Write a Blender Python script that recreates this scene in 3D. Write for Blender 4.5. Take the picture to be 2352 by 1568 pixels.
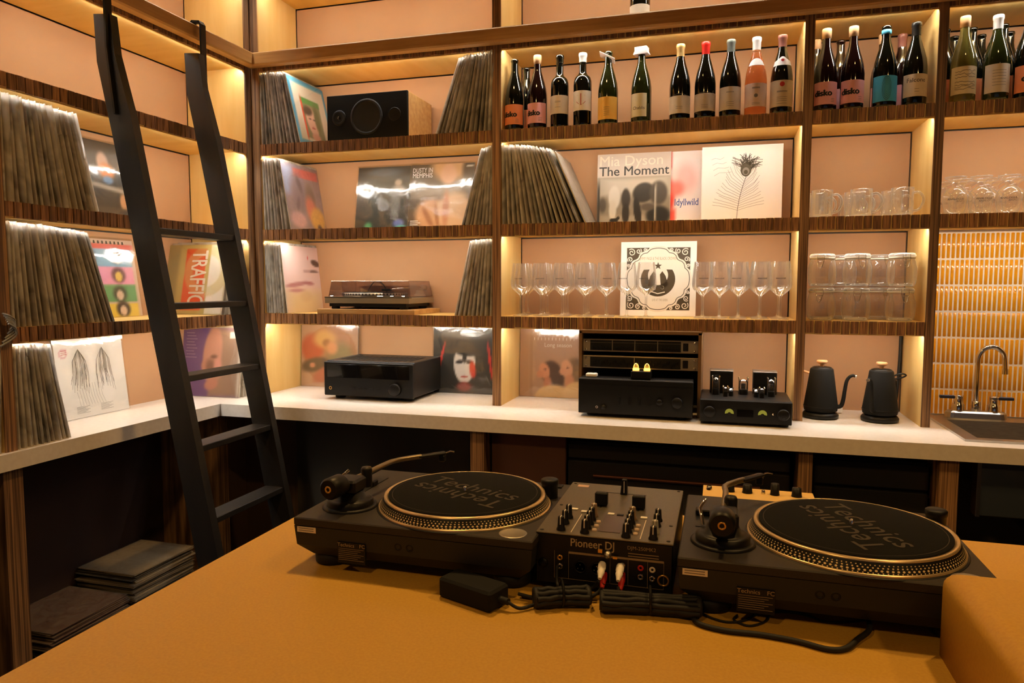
import bpy, bmesh, math, random
from mathutils import Vector, Matrix
R = math.radians
for o in list(bpy.data.objects): bpy.data.objects.remove(o, do_unlink=True)
sc = bpy.context.scene
col = sc.collection
rnd = random.Random(7)

# ------------------------------------------------------------------ camera
cam_d = bpy.data.cameras.new('camera'); cam = bpy.data.objects.new('camera', cam_d); col.objects.link(cam)
cam_d.lens = 36 * 1645.0 / 2352; cam_d.sensor_width = 36; cam_d.sensor_fit = 'HORIZONTAL'; cam_d.clip_start = .02
YAW, PITCH, ROLL = .284, .0792, .0012
_F0 = Vector((-math.sin(YAW), math.cos(YAW), 0)); _R0 = Vector((math.cos(YAW), math.sin(YAW), 0)); _U0 = Vector((0, 0, 1))
_F = _F0 * math.cos(PITCH) - _U0 * math.sin(PITCH); _U = _U0 * math.cos(PITCH) + _F0 * math.sin(PITCH)
_R = _R0 * math.cos(ROLL) + _U * math.sin(ROLL); _U = _U * math.cos(ROLL) - _R0 * math.sin(ROLL)
cam.matrix_world = Matrix(((_R.x, _U.x, -_F.x, 2.0826), (_R.y, _U.y, -_F.y, -2.8794), (_R.z, _U.z, -_F.z, 1.4435), (0, 0, 0, 1)))
sc.camera = cam
# ------------------------------------------------------------------ world, lights, exposure
w = bpy.data.worlds.new('world'); sc.world = w; w.use_nodes = True
w.node_tree.nodes['Background'].inputs[0].default_value = (.72, .84, 1, 1)
w.node_tree.nodes['Background'].inputs[1].default_value = .10
LED_COL = (1, .995, .96); LED_STR = 78.0
LAMP_COL = (1, .58, .19)
def area(name, loc, size, power, c, rot=(0, 0, 0), sy=None, spread=115):
    l = bpy.data.lights.new(name, 'AREA'); l.energy = power; l.color = c; l.size = size; l.spread = R(spread)
    if sy: l.shape = 'RECTANGLE'; l.size_y = sy
    else: l.shape = 'DISK'
    o = bpy.data.objects.new(name, l); col.objects.link(o); o.location = loc; o.rotation_euler = rot; return o
LAMPS = [((1.35, -1.1, 2.95), 12.0, .14), ((2.9, -1.25, 2.95), 10.0, .14), ((1.3, -3.5, 2.95), 14.0, .16), ((3.8, -3.3, 2.95), 14.0, .16)]
vs = sc.view_settings
sc.display_settings.display_device = 'sRGB'
vs.view_transform = 'Standard'; vs.look = 'None'; vs.gamma = 1; vs.use_curve_mapping = False
vs.exposure = 0.0
try:
    sc.cycles.transparent_max_bounces = 32
except Exception: pass

# ------------------------------------------------------------------ materials
def lin(c): return tuple(((x / 255) / 12.92 if x / 255 <= .04045 else ((x / 255 + .055) / 1.055) ** 2.4) for x in c)
MATS = {}
def nt(name):
    m = bpy.data.materials.new(name); m.use_nodes = True; t = m.node_tree
    return m, t, t.nodes['Principled BSDF']
def P(name, c, rough=.5, metal=0., coat=0., spec=.5, noise=None, bump=0., bscale=200., trans=0., ior=1.45, emit=None):
    """plain principled material; c is sRGB 0-255; noise=(scale, second colour, stretch)"""
    if name in MATS: return MATS[name]
    m, t, b = nt(name); L = t.links
    b.inputs['Base Color'].default_value = (*lin(c), 1); b.inputs['Roughness'].default_value = rough
    b.inputs['Metallic'].default_value = metal; b.inputs['Coat Weight'].default_value = coat
    b.inputs['Specular IOR Level'].default_value = spec; b.inputs['Transmission Weight'].default_value = trans; b.inputs['IOR'].default_value = ior
    if emit: b.inputs['Emission Color'].default_value = (*lin(emit[0]), 1); b.inputs['Emission Strength'].default_value = emit[1]
    if noise or bump:
        tc = t.nodes.new('ShaderNodeTexCoord'); mp = t.nodes.new('ShaderNodeMapping'); L.new(tc.outputs['Object'], mp.inputs[0])
    if noise:
        mp.inputs['Scale'].default_value = noise[2] if len(noise) > 2 else (1, 1, 1)
        n = t.nodes.new('ShaderNodeTexNoise'); n.inputs['Scale'].default_value = noise[0]; n.inputs['Detail'].default_value = 4
        L.new(mp.outputs[0], n.inputs['Vector'])
        r = t.nodes.new('ShaderNodeValToRGB'); r.color_ramp.elements[0].position = .35; r.color_ramp.elements[1].position = .65
        r.color_ramp.elements[0].color = (*lin(c), 1); r.color_ramp.elements[1].color = (*lin(noise[1]), 1)
        L.new(n.outputs[0], r.inputs[0]); L.new(r.outputs[0], b.inputs['Base Color'])
    if bump:
        n2 = t.nodes.new('ShaderNodeTexNoise'); n2.inputs['Scale'].default_value = bscale; n2.inputs['Detail'].default_value = 3
        L.new(tc.outputs['Object'], n2.inputs['Vector'])
        bp = t.nodes.new('ShaderNodeBump'); bp.inputs['Strength'].default_value = bump; bp.inputs['Distance'].default_value = .002
        L.new(n2.outputs[0], bp.inputs['Height']); L.new(bp.outputs[0], b.inputs['Normal'])
    MATS[name] = m; return m
def ply_edge(name, stretch, c0=(98, 68, 46), c1=(184, 138, 92)):
    """laminated plywood end grain: layers across one axis, every piece its own offset"""
    m, t, b = nt(name); L = t.links
    tc = t.nodes.new('ShaderNodeTexCoord'); oi = t.nodes.new('ShaderNodeObjectInfo')
    ad = t.nodes.new('ShaderNodeVectorMath'); ad.operation = 'ADD'
    ml = t.nodes.new('ShaderNodeVectorMath'); ml.operation = 'SCALE'; ml.inputs['Scale'].default_value = 1.0
    cx = t.nodes.new('ShaderNodeCombineXYZ')
    for i in range(3): L.new(oi.outputs['Random'], cx.inputs[i])
    L.new(cx.outputs[0], ml.inputs[0]); L.new(tc.outputs['Object'], ad.inputs[0]); L.new(ml.outputs[0], ad.inputs[1])
    mp = t.nodes.new('ShaderNodeMapping'); mp.inputs['Scale'].default_value = stretch; L.new(ad.outputs[0], mp.inputs[0])
    n = t.nodes.new('ShaderNodeTexNoise'); n.inputs['Scale'].default_value = 1; n.inputs['Detail'].default_value = 3; L.new(mp.outputs[0], n.inputs['Vector'])
    r = t.nodes.new('ShaderNodeValToRGB'); r.color_ramp.elements[0].position = .38; r.color_ramp.elements[1].position = .66
    r.color_ramp.elements[0].color = (*lin(c0), 1); r.color_ramp.elements[1].color = (*lin(c1), 1)
    L.new(n.outputs[0], r.inputs[0])
    hs = t.nodes.new('ShaderNodeHueSaturation'); mr = t.nodes.new('ShaderNodeMapRange')
    mr.inputs[3].default_value = .62; mr.inputs[4].default_value = 1.18; L.new(oi.outputs['Random'], mr.inputs[0]); L.new(mr.outputs[0], hs.inputs['Value'])
    L.new(r.outputs[0], hs.inputs['Color']); L.new(hs.outputs[0], b.inputs['Base Color'])
    b.inputs['Roughness'].default_value = .55
    MATS[name] = m; return m
def thin_glass(name, tint=(1, 1, 1), base=.04, gain=.4, rough=.02, milk=.05):
    """thin-walled clear glass: see-through, mirror-like towards the rim, a trace of haze"""
    m = bpy.data.materials.new(name); m.use_nodes = True; t = m.node_tree; t.nodes.clear(); L = t.links
    o = t.nodes.new('ShaderNodeOutputMaterial'); mx = t.nodes.new('ShaderNodeMixShader'); mk = t.nodes.new('ShaderNodeMixShader'); fc = t.nodes.new('ShaderNodeLayerWeight'); fc.inputs['Blend'].default_value = .5; pw = t.nodes.new('ShaderNodeMath'); pw.operation = 'POWER'; pw.inputs[1].default_value = 4
    mm = t.nodes.new('ShaderNodeMath'); mm.operation = 'MULTIPLY_ADD'; mm.inputs[1].default_value = milk * 7; mm.inputs[2].default_value = milk; mm.use_clamp = True; L.new(fc.outputs['Facing'], pw.inputs[0]); L.new(pw.outputs[0], mm.inputs[0]); L.new(mm.outputs[0], mk.inputs[0])
    tr = t.nodes.new('ShaderNodeBsdfTransparent'); tr.inputs[0].default_value = (*tint, 1)
    g = t.nodes.new('ShaderNodeBsdfGlossy'); g.inputs['Roughness'].default_value = rough; g.inputs['Color'].default_value = (1, 1, 1, 1)
    d = t.nodes.new('ShaderNodeBsdfTranslucent'); d.inputs[0].default_value = (.9, .9, .88, 1); d2 = t.nodes.new('ShaderNodeBsdfDiffuse'); d2.inputs[0].default_value = (.9, .9, .88, 1)
    md = t.nodes.new('ShaderNodeMixShader'); L.new(d.outputs[0], md.inputs[1]); L.new(d2.outputs[0], md.inputs[2])
    lw = t.nodes.new('ShaderNodeLayerWeight'); lw.inputs['Blend'].default_value = .25
    ma = t.nodes.new('ShaderNodeMath'); ma.operation = 'MULTIPLY_ADD'; ma.inputs[1].default_value = gain; ma.inputs[2].default_value = base; ma.use_clamp = True
    L.new(lw.outputs['Fresnel'], ma.inputs[0]); L.new(ma.outputs[0], mx.inputs[0]); L.new(tr.outputs[0], mk.inputs[1]); L.new(md.outputs[0], mk.inputs[2])
    L.new(mk.outputs[0], mx.inputs[1]); L.new(g.outputs[0], mx.inputs[2]); L.new(mx.outputs[0], o.inputs[0])
    MATS[name] = m; return m
def film(name, white=.22, tint=(.96, .95, .93), crinkle=.6, scale=26, gloss=.1):
    """soft clear polythene sleeve: mostly see-through, milky where it creases, with wrinkled highlights"""
    m = bpy.data.materials.new(name); m.use_nodes = True; t = m.node_tree; t.nodes.clear(); L = t.links
    o = t.nodes.new('ShaderNodeOutputMaterial'); mx = t.nodes.new('ShaderNodeMixShader'); mx2 = t.nodes.new('ShaderNodeMixShader')
    tr = t.nodes.new('ShaderNodeBsdfTransparent'); tr.inputs[0].default_value = (*tint, 1)
    g = t.nodes.new('ShaderNodeBsdfGlossy'); g.inputs['Roughness'].default_value = .12
    d = t.nodes.new('ShaderNodeBsdfDiffuse'); d.inputs[0].default_value = (.78, .73, .64, 1)
    tl = t.nodes.new('ShaderNodeBsdfTranslucent'); tl.inputs[0].default_value = (.8, .75, .66, 1)
    md = t.nodes.new('ShaderNodeMixShader'); md.inputs[0].default_value = .45; L.new(d.outputs[0], md.inputs[1]); L.new(tl.outputs[0], md.inputs[2])
    tc = t.nodes.new('ShaderNodeTexCoord'); oi = t.nodes.new('ShaderNodeObjectInfo'); ad = t.nodes.new('ShaderNodeVectorMath'); ad.operation = 'ADD'
    cx = t.nodes.new('ShaderNodeCombineXYZ'); L.new(oi.outputs['Random'], cx.inputs[0]); L.new(oi.outputs['Random'], cx.inputs[2])
    L.new(tc.outputs['Object'], ad.inputs[0]); L.new(cx.outputs[0], ad.inputs[1])
    n = t.nodes.new('ShaderNodeTexNoise'); n.inputs['Scale'].default_value = scale; n.inputs['Detail'].default_value = 2; n.inputs['Distortion'].default_value = 1.2
    L.new(ad.outputs[0], n.inputs['Vector'])
    bp = t.nodes.new('ShaderNodeBump'); bp.inputs['Strength'].default_value = crinkle; bp.inputs['Distance'].default_value = .006; L.new(n.outputs[0], bp.inputs['Height']); L.new(bp.outputs[0], g.inputs['Normal'])
    mr = t.nodes.new('ShaderNodeMapRange'); mr.inputs[1].default_value = .3; mr.inputs[2].default_value = .75; mr.inputs[3].default_value = white * .4; mr.inputs[4].default_value = white * 1.6
    L.new(n.outputs[0], mr.inputs[0]); L.new(mr.outputs[0], mx.inputs[0]); L.new(tr.outputs[0], mx.inputs[1]); L.new(md.outputs[0], mx.inputs[2])
    mx2.inputs[0].default_value = gloss
    L.new(mx.outputs[0], mx2.inputs[1]); L.new(g.outputs[0], mx2.inputs[2]); L.new(mx2.outputs[0], o.inputs[0])
    MATS[name] = m; return m
def emis(name, c, s):
    m = bpy.data.materials.new(name); m.use_nodes = True; t = m.node_tree; t.nodes.clear()
    o = t.nodes.new('ShaderNodeOutputMaterial'); e = t.nodes.new('ShaderNodeEmission'); e.inputs[0].default_value = (*c, 1); e.inputs[1].default_value = s
    t.links.new(e.outputs[0], o.inputs[0]); MATS[name] = m; return m
def printed(name='print', rough=.4, coat=0.):
    m, t, b = nt(name); a = t.nodes.new('ShaderNodeAttribute'); a.attribute_name = 'Col'
    t.links.new(a.outputs['Color'], b.inputs['Base Color']); b.inputs['Roughness'].default_value = rough; b.inputs['Coat Weight'].default_value = coat
    MATS[name] = m; return m
P('birch', (234, 198, 122), .5, noise=(3, (226, 186, 106), (6, 1, 1)))
P('birch_v', (232, 196, 126), .5, noise=(3, (224, 184, 110), (6, 6, .8)))
P('oak_rail', (216, 166, 98), .5, noise=(8, (198, 148, 82), (.6, .6, 8)))
P('terracotta', (178, 137, 101), .75, noise=(2.5, (172, 130, 95)), bump=.05, bscale=300)
ply_edge('edge_block', (190, 40, 10), (102, 66, 40), (168, 118, 72)); ply_edge('edge_post', (230, 40, 3)); ply_edge('edge_post_y', (40, 230, 3))
P('worktop', (236, 226, 214), .28, noise=(60, (230, 219, 206)), bump=.02)
P('bar_top', (194, 150, 58), .5, noise=(220, (186, 141, 52)), bump=.03, bscale=420)
P('dark_paint', (58, 50, 42), .6); P('dark_void', (100, 90, 76), .8)
P('ladder_black', (26, 23, 21), .45, noise=(5, (34, 30, 26), (4, 4, .5)), bump=.1, bscale=60)
P('steel', (190, 186, 180), .28, metal=1); P('brushed', (176, 170, 160), .4, metal=1, noise=(30, (160, 154, 145), (1, 1, 12)))
P('chrome', (225, 222, 218), .1, metal=1)
P('black', (15, 14, 13), .45, spec=.35); P('black_matte', (17, 16, 15), .75, spec=.3); P('fridge_black', (40, 37, 33), .6); P('black_gloss', (12, 11, 11), .12, coat=.4); P('rubber', (20, 19, 18), .65)
P('black_metal', (20, 18, 17), .42, metal=.2, spec=.35)
P('deck_plate', (52, 46, 40), .55, metal=.3, noise=(500, (44, 39, 34)))
P('deck_body', (28, 28, 28), .55)
P('mix_plate', (112, 104, 90), .42, metal=.7, noise=(400, (104, 96, 83)))
P('mat_felt', (14, 13, 12), .95, spec=.2, bump=.2, bscale=900); P('mat_ink', (58, 51, 42), .9)
P('white', (238, 232, 224), .45); P('offwhite', (222, 208, 188), .5); P('cream', (226, 206, 166), .5)
P('red', (190, 36, 24), .45); P('ink', (32, 28, 26), .5); P('grey_ink', (120, 112, 104), .5); P('gold', (214, 170, 92), .3, metal=.9)
P('tile', (228, 158, 30), .16, noise=(9, (216, 144, 22)), coat=.4); P('grout', (240, 226, 204), .8)
P('floor', (52, 42, 34), .6, noise=(4, (44, 36, 30))); P('plaster', (150, 118, 92), .8); P('ceil', (120, 98, 78), .85)
P('cork', (214, 170, 122), .6); P('foil_gold', (226, 190, 120), .35, metal=.4); P('foil_red', (208, 40, 30), .35); P('foil_grey', (92, 98, 92), .4); P('foil_white', (240, 234, 226), .35); P('foil_maroon', (120, 74, 66), .4); P('foil_black', (26, 26, 26), .35)
P('foil_blue', (84, 176, 214), .4)
P('glass_dark', (9, 12, 7), .06, coat=.5, spec=.7); P('glass_green', (34, 40, 14), .06, coat=.5, spec=.7); P('glass_red', (24, 8, 8), .06, coat=.5, spec=.7)
P('glass_pale', (120, 112, 52), .05, coat=.4, trans=.45); P('glass_rose', (236, 150, 92), .05, trans=.75, ior=1.33)
thin_glass('clear', base=.09, gain=.55, milk=.045); thin_glass('pane_glass', base=.03, gain=.5, milk=0.); thin_glass('clear_rib', base=.08, gain=.4, rough=.06, milk=.085); thin_glass('milk_glass', base=.12, gain=.4, rough=.08, milk=.3); thin_glass('smoke', (.84, .78, .76), .05, .5, milk=.02); thin_glass('tube', (.85, .88, .9), .1, .9, milk=.02)
film('film', .16, crinkle=.3); film('film_clear', .03, crinkle=.25, scale=9, gloss=.14); film('film_pile', .74, crinkle=.25, scale=8, gloss=.08)
emis('led', LED_COL, LED_STR); emis('glow_tube', (1, .42, .05), 6); emis('lamp', LAMP_COL, 12); emis('glow_meter', (.72, .62, .08), .35)
printed(); printed('print_satin', .25, .2)
P('wood_light', (206, 164, 106), .5, noise=(6, (188, 142, 84), (1, 8, 8))); P('wood_brown', (130, 92, 56), .5, noise=(6, (112, 76, 44), (1, 8, 8)))
P('copper_wood', (216, 160, 110), .4)
for i, c in enumerate([(92, 82, 68), (66, 56, 46), (120, 108, 92), (40, 34, 30), (140, 128, 108), (84, 60, 56), (104, 100, 92), (58, 62, 60), (150, 140, 124), (74, 50, 40)]): P('card%d' % i, tuple(min(255, int(x * 1.25 + 8)) for x in c), .6)

# ------------------------------------------------------------------ mesh builder
class MB:
    def __init__(s): s.v = []; s.f = []; s.mi = []; s.sm = []
    def add(s, vs_, fs, mi=0, smooth=False):
        o = len(s.v); s.v += [tuple(p) for p in vs_]; s.f += [tuple(i + o for i in f) for f in fs]; s.mi += [mi] * len(fs); s.sm += [smooth] * len(fs); return s
    def box(s, x0, x1, y0, y1, z0, z1, mi=0, ch=0.):
        if ch:
            def ring(z, i): return [(x0 + i, y0, z), (x1 - i, y0, z), (x1, y0 + i, z), (x1, y1 - i, z), (x1 - i, y1, z), (x0 + i, y1, z), (x0, y1 - i, z), (x0, y0 + i, z)]
            a = [(p[0] + (ch if p[0] <= x0 + 1e-9 else -ch if p[0] >= x1 - 1e-9 else 0), p[1] + (ch if p[1] <= y0 + 1e-9 else -ch if p[1] >= y1 - 1e-9 else 0), z0) for p in ring(z0, ch * 1.4)]
            b = ring(z0 + ch, ch); c = ring(z1 - ch, ch); d = [(p[0], p[1], z1) for p in a]
            V = a + b + c + d; F = [tuple(range(7, -1, -1)), tuple(range(24, 32))]
            for k in range(3):
                for i in range(8): j = (i + 1) % 8; F.append((k * 8 + i, k * 8 + j, k * 8 + 8 + j, k * 8 + 8 + i))
            return s.add(V, F, mi)
        V = [(x0, y0, z0), (x1, y0, z0), (x1, y1, z0), (x0, y1, z0), (x0, y0, z1), (x1, y0, z1), (x1, y1, z1), (x0, y1, z1)]
        return s.add(V, [(3, 2, 1, 0), (4, 5, 6, 7), (0, 1, 5, 4), (1, 2, 6, 5), (2, 3, 7, 6), (3, 0, 4, 7)], mi)
    def lathe(s, prof, seg=24, c=(0, 0, 0), mi=0, smooth=True, axis='z', rib=0., ribn=0):
        V = []; n = len(prof)
        for r, z in prof:
            for k in range(seg):
                a = 2 * math.pi * k / seg; rr = r * (1 + (rib if (k % 2) else -rib)) if rib else r
                x, y = rr * math.cos(a), rr * math.sin(a)
                q = {'z': (x, y, z), 'y': (x, z, y), 'x': (z, x, y)}[axis]
                V.append((q[0] + c[0], q[1] + c[1], q[2] + c[2]))
        F = []
        for i in range(n - 1):
            for k in range(seg):
                k2 = (k + 1) % seg; q = (i * seg + k, i * seg + k2, (i + 1) * seg + k2, (i + 1) * seg + k)
                F.append(q if axis != 'y' else q[::-1])
        s.add(V, F, mi, smooth)
        for i, ok in ((0, prof[0][0] > 1e-6), (n - 1, prof[-1][0] > 1e-6)):
            if ok and not getattr(s, 'open', False):
                s.add(V[i * seg:(i + 1) * seg], [tuple(range(seg))[::-1] if (i == 0) != (axis == 'y') else tuple(range(seg))], mi)
        return s
    def cyl(s, r, z0, z1, seg=20, c=(0, 0, 0), axis='z', mi=0, bev=0.):
        if bev: return s.lathe([(r - bev, z0), (r, z0 + bev), (r, z1 - bev), (r - bev, z1)], seg, c, mi, True, axis)
        s.lathe([(r, z0), (r, z1)], seg, c, mi, True, axis); return s
    def tube(s, pts, r, seg=8, mi=0, smooth_path=0, radii=None, flat=None):
        pts = [Vector(p) for p in pts]
        if smooth_path: pts = catmull(pts, smooth_path)
        n = len(pts); V = []; up = None
        for i, p in enumerate(pts):
            t = (pts[min(i + 1, n - 1)] - pts[max(i - 1, 0)]).normalized()
            if up is None: up = Vector((0, 0, 1)) if abs(t.z) < .9 else Vector((1, 0, 0))
            b = t.cross(up).normalized(); up = b.cross(t).normalized()
            rr = r if radii is None else radii[0] + (radii[1] - radii[0]) * i / (n - 1)
            for k in range(seg):
                a = 2 * math.pi * k / seg; V.append(p + b * (math.cos(a) * rr) + up * (math.sin(a) * rr * (flat or 1)))
        F = [(i * seg + k, i * seg + (k + 1) % seg, (i + 1) * seg + (k + 1) % seg, (i + 1) * seg + k) for i in range(n - 1) for k in range(seg)]
        F = [f[::-1] for f in F]
        s.add(V, F, mi, True); s.add(V[:seg], [tuple(range(seg))], mi); s.add(V[-seg:], [tuple(range(seg))[::-1]], mi); return s
    def prism(s, poly, y0, y1, mi=0):
        """poly in x,z (counter clockwise seen from -y), extruded along y"""
        n = len(poly); V = [(x, y0, z) for x, z in poly] + [(x, y1, z) for x, z in poly]
        F = [tuple(range(n)), tuple(range(2 * n - 1, n - 1, -1))] + [(i, i + n, (i + 1) % n + n, (i + 1) % n) for i in range(n)]
        return s.add(V, F, mi)
    def ribbon(s, pts, wd, y=0., mi=0):
        """flat stroke in the x,z plane facing -y"""
        pts = [Vector((p[0], 0, p[1])) for p in pts]; n = len(pts); V = []
        for i, p in enumerate(pts):
            t = (pts[min(i + 1, n - 1)] - pts[max(i - 1, 0)]).normalized(); q = Vector((-t.z, 0, t.x)) * wd / 2
            V += [(p + q + Vector((0, y, 0))), (p - q + Vector((0, y, 0)))]
        return s.add(V, [(2 * i, 2 * i + 1, 2 * i + 3, 2 * i + 2) for i in range(n - 1)], mi)
    def poly(s, pts, y=0., mi=0): return s.add([(p[0], y, p[1]) for p in pts], [tuple(range(len(pts)))], mi)
    def xf(s, M, start=0):
        s.v = s.v[:start] + [tuple(M @ Vector(p)) for p in s.v[start:]]; return s
    def mesh(s, name, mats):
        me = bpy.data.meshes.new(name); me.from_pydata(s.v, [], s.f)
        for m in (mats if isinstance(mats, (list, tuple)) else [mats]): me.materials.append(MATS[m] if isinstance(m, str) else m)
        for p, mi, sm in zip(me.polygons, s.mi, s.sm): p.material_index = mi; p.use_smooth = sm
        me.update(); return me
    def build(s, name, mats, parent=None, loc=(0, 0, 0), rot=(0, 0, 0)):
        return place(name, s.mesh(name, mats), parent, loc, rot)
def place(name, me, parent=None, loc=(0, 0, 0), rot=(0, 0, 0)):
    o = bpy.data.objects.new(name, me); col.objects.link(o); o.parent = parent; o.location = loc; o.rotation_euler = rot; return o
def catmull(p, k):
    out = []; q = [p[0] * 2 - p[1]] + p + [p[-1] * 2 - p[-2]]
    for i in range(1, len(q) - 2):
        for j in range(k):
            t = j / k; a, b, c, d = q[i - 1], q[i], q[i + 1], q[i + 2]
            out.append(.5 * ((2 * b) + (c - a) * t + (2 * a - 5 * b + 4 * c - d) * t * t + (3 * b - a - 3 * c + d) * t ** 3))
    return out + [p[-1]]
def tag(o, label=None, cat=None, group=None, kind=None):
    for k, v in (('label', label), ('category', cat), ('group', group), ('kind', kind)):
        if v: o[k] = v
    return o
def thing(name, label, cat, loc=(0, 0, 0), rot=(0, 0, 0), group=None):
    o = place(name, None, None, loc, rot); o.empty_display_size = .05; return tag(o, label, cat, group)
def struct(name, mb, mats, parent=None):
    o = mb.build(name, mats, parent)
    if parent is None: o['kind'] = 'structure'
    return o
def copy_tree(o, parent=None):
    c = o.copy(); col.objects.link(c); c.parent = parent
    for ch in o.children: copy_tree(ch, c)
    return c
# frames: the back wall is identity, the left wall is turned by 90 degrees (u runs towards the corner, d into the wall)
def BK(u, d, z): return (u, d, z)
def LF(u, d, z): return (-d, u, z)
def loc_of(fr, u, d, z): return (u, d, z) if fr == 'B' else (-d, u, z)
def rz_of(fr): return 0. if fr == 'B' else R(90)
# text as flat mesh in x,z plane (facing -y)
_tc = {}
def text_geo(s, bold=0.):
    if bold:
        V, F = text_geo(s); n = len(V); k = [(-bold * 1.6, 0), (bold * 1.6, 0), (0, bold), (0, -bold)]
        return ([(v[0] + a, v[1] + b, j * .00006) for j, (a, b) in enumerate(k) for v in V], [tuple(i + n * j for i in f) for j in range(4) for f in F])
    if (s, bold) in _tc: return _tc[(s, bold)]
    cu = bpy.data.curves.new('t', 'FONT'); cu.body = s; cu.size = 1; cu.align_x = 'CENTER'; cu.align_y = 'CENTER'; cu.resolution_u = 3
    o = bpy.data.objects.new('t', cu); col.objects.link(o); bpy.context.view_layer.update()
    me = bpy.data.meshes.new_from_object(o.evaluated_get(bpy.context.evaluated_depsgraph_get()))
    g = ([tuple(v.co) for v in me.vertices], [tuple(p.vertices) for p in me.polygons])
    bpy.data.objects.remove(o); bpy.data.curves.remove(cu); bpy.data.meshes.remove(me)
    _tc[(s, bold)] = g; return g
def text(mb, s, size, x=0., z=0., y=0., mi=0, bold=0., rot=0., sx=1., fit=None):
    V, F = text_geo(s, bold); 
    if fit:
        wd = max(v[0] for v in V) - min(v[0] for v in V); sx = fit / (wd * size)
    c, n = math.cos(rot), math.sin(rot)
    mb.add([(x + size * (v[0] * sx * c - v[1] * n), y - v[2], z + size * (v[0] * sx * n + v[1] * c)) for v in V], F, mi); return mb
def text_cyl(mb, s, size, r, z, ang=0., mi=0, bold=0., sx=1.):
    """lettering bent round a cylinder; ang=0 faces -y"""
    V, F = text_geo(s, bold)
    mb.add([((r + v[2]) * math.sin(ang + size * sx * v[0] / r), -(r + v[2]) * math.cos(ang + size * sx * v[0] / r), z + size * v[1]) for v in V], F, mi); return mb
def text_flat(mb, s, size, x, y, z, rot=0., mi=0, bold=0.):
    """lettering lying face up in the x,y plane"""
    V, F = text_geo(s, bold); c, n = math.cos(rot), math.sin(rot)
    mb.add([(x + size * (v[0] * c - v[1] * n), y + size * (v[0] * n + v[1] * c), z + v[2]) for v in V], F, mi); return mb

m, t, b = nt('paper'); b.inputs['Base Color'].default_value = (.85, .8, .78, 1); b.inputs['Roughness'].default_value = .6
_tl = t.nodes.new('ShaderNodeBsdfTranslucent'); _tl.inputs[0].default_value = (.9, .8, .76, 1); _mx = t.nodes.new('ShaderNodeMixShader'); _mx.inputs[0].default_value = .5
t.links.new(b.outputs[0], _mx.inputs[1]); t.links.new(_tl.outputs[0], _mx.inputs[2]); t.links.new(_mx.outputs[0], t.nodes['Material Output'].inputs[0]); MATS['paper'] = m
# ------------------------------------------------------------------ the room
ZW, ZC, ZB, ZA, ZR, ZT = .93, 1.310, 1.694, 2.080, 2.452, 2.826
DEP = .315; WT = .8774
struct('floor', MB().box(-.6, 6, -7, .7, -.05, 0), 'floor')
struct('ceiling', MB().box(-.6, 6, -7, .7, 3.2, 3.25), 'ceil')
wall_back = struct('wall_back', MB().box(-.6, 6, .345, .45, 0, 3.2), 'plaster')
struct('wall_left', MB().box(-.45, -.345, -7, .345, 0, 3.2), 'plaster')
struct('wall_right', MB().box(5.9, 6, -7, .345, 0, 3.2), 'plaster')
struct('wall_front', MB().box(-.345, 5.9, -7, -6.9, 0, .6).box(-.345, 5.9, -7, -6.9, 2.9, 3.2).box(-.345, .4, -7, -6.9, .6, 2.9).box(5.4, 5.9, -7, -6.9, .6, 2.9), 'plaster')
wn_ = struct('window_1', MB().box(.4, 5.4, -6.97, -6.93, .6, .66).box(.4, 5.4, -6.97, -6.93, 2.84, 2.9).box(.4, .46, -6.97, -6.93, .66, 2.84).box(5.34, 5.4, -6.97, -6.93, .66, 2.84).box(2.87, 2.93, -6.97, -6.93, .66, 2.84), 'black')
for x0, x1 in ((.46, 2.87), (2.93, 5.34)): MB().box(x0, x1, -6.954, -6.946, .66, 2.84).build('pane', 'pane_glass', wn_)
# ceiling downlights above the bar: the warm room light
for i, (lc, pw, rad) in enumerate(LAMPS):
    t = thing('ceiling_downlight', ['round warm ceiling downlight nearest the corner shelves', 'round warm ceiling downlight above the right turntable', 'round warm ceiling downlight behind the camera on the left', 'round warm ceiling downlight behind the camera on the right'][i], 'lamp', (lc[0], lc[1], 3.2), group='ceiling downlights')
    MB().lathe([(.10, -.03), (.115, -.03), (.12, 0)], 28).build('trim_ring', 'white', t)
    MB().lathe([(.0, -.026), (.09, -.026)], 28).build('lens', 'lamp', t)
    a = area('downlight_beam', lc, rad, pw, LAMP_COL, spread=115 if i < 2 else 165); a.parent = t; a.location = (0, 0, -.04)

# ------------------------------------------------------------------ shelving
BLK = [MB().box(-.0127, .0127, -.007, 0, -.047 + dz, 0).mesh('edge_block', 'edge_block') for dz in (0, .0022, -.0015)]
def blocks(parent, u0, u1, zt, as_stuff=False):
    n = max(1, round((u1 - u0) / .03)); st = (u1 - u0) / n; mb = MB()
    for i in range(n):
        u = u0 + (i + .5) * st; dy = .0078 + rnd.uniform(-.0012, .0004)
        if as_stuff:
            mb.box(u - .0127, u + .0127, dy - .007, dy, zt - .047, zt)
        else:
            place('edge_block', BLK[rnd.randrange(3)], parent, (u, dy, zt + rnd.uniform(-.0006, .0008)))
    if as_stuff: tag(mb.build('edge_block_row', 'edge_block', parent), kind='stuff')
def shelf(parent, u0, u1, zt, stuff=False, led=True):
    b = MB().box(u0, u1, .008, DEP, zt - .036, zt).box(u0, u1, .008, .0165, zt - .0505, zt - .036).build('shelf_board', 'birch', parent)
    blocks(b, u0, u1, zt, stuff)
    if led:
        MB().box(u0 + .01, u1 - .01, .0185, .0265, zt - .0425, zt - .039).build('led_strip', 'led', b)
def upright(parent, u0, u1, z0, z1):
    p = MB().box(u0, u1, .006, DEP, z0, z1).build('upright', 'birch_v', parent)
    MB().box(u0, u1, 0, .006, z0, z1).build('edge_strip', 'edge_post', p)
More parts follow.
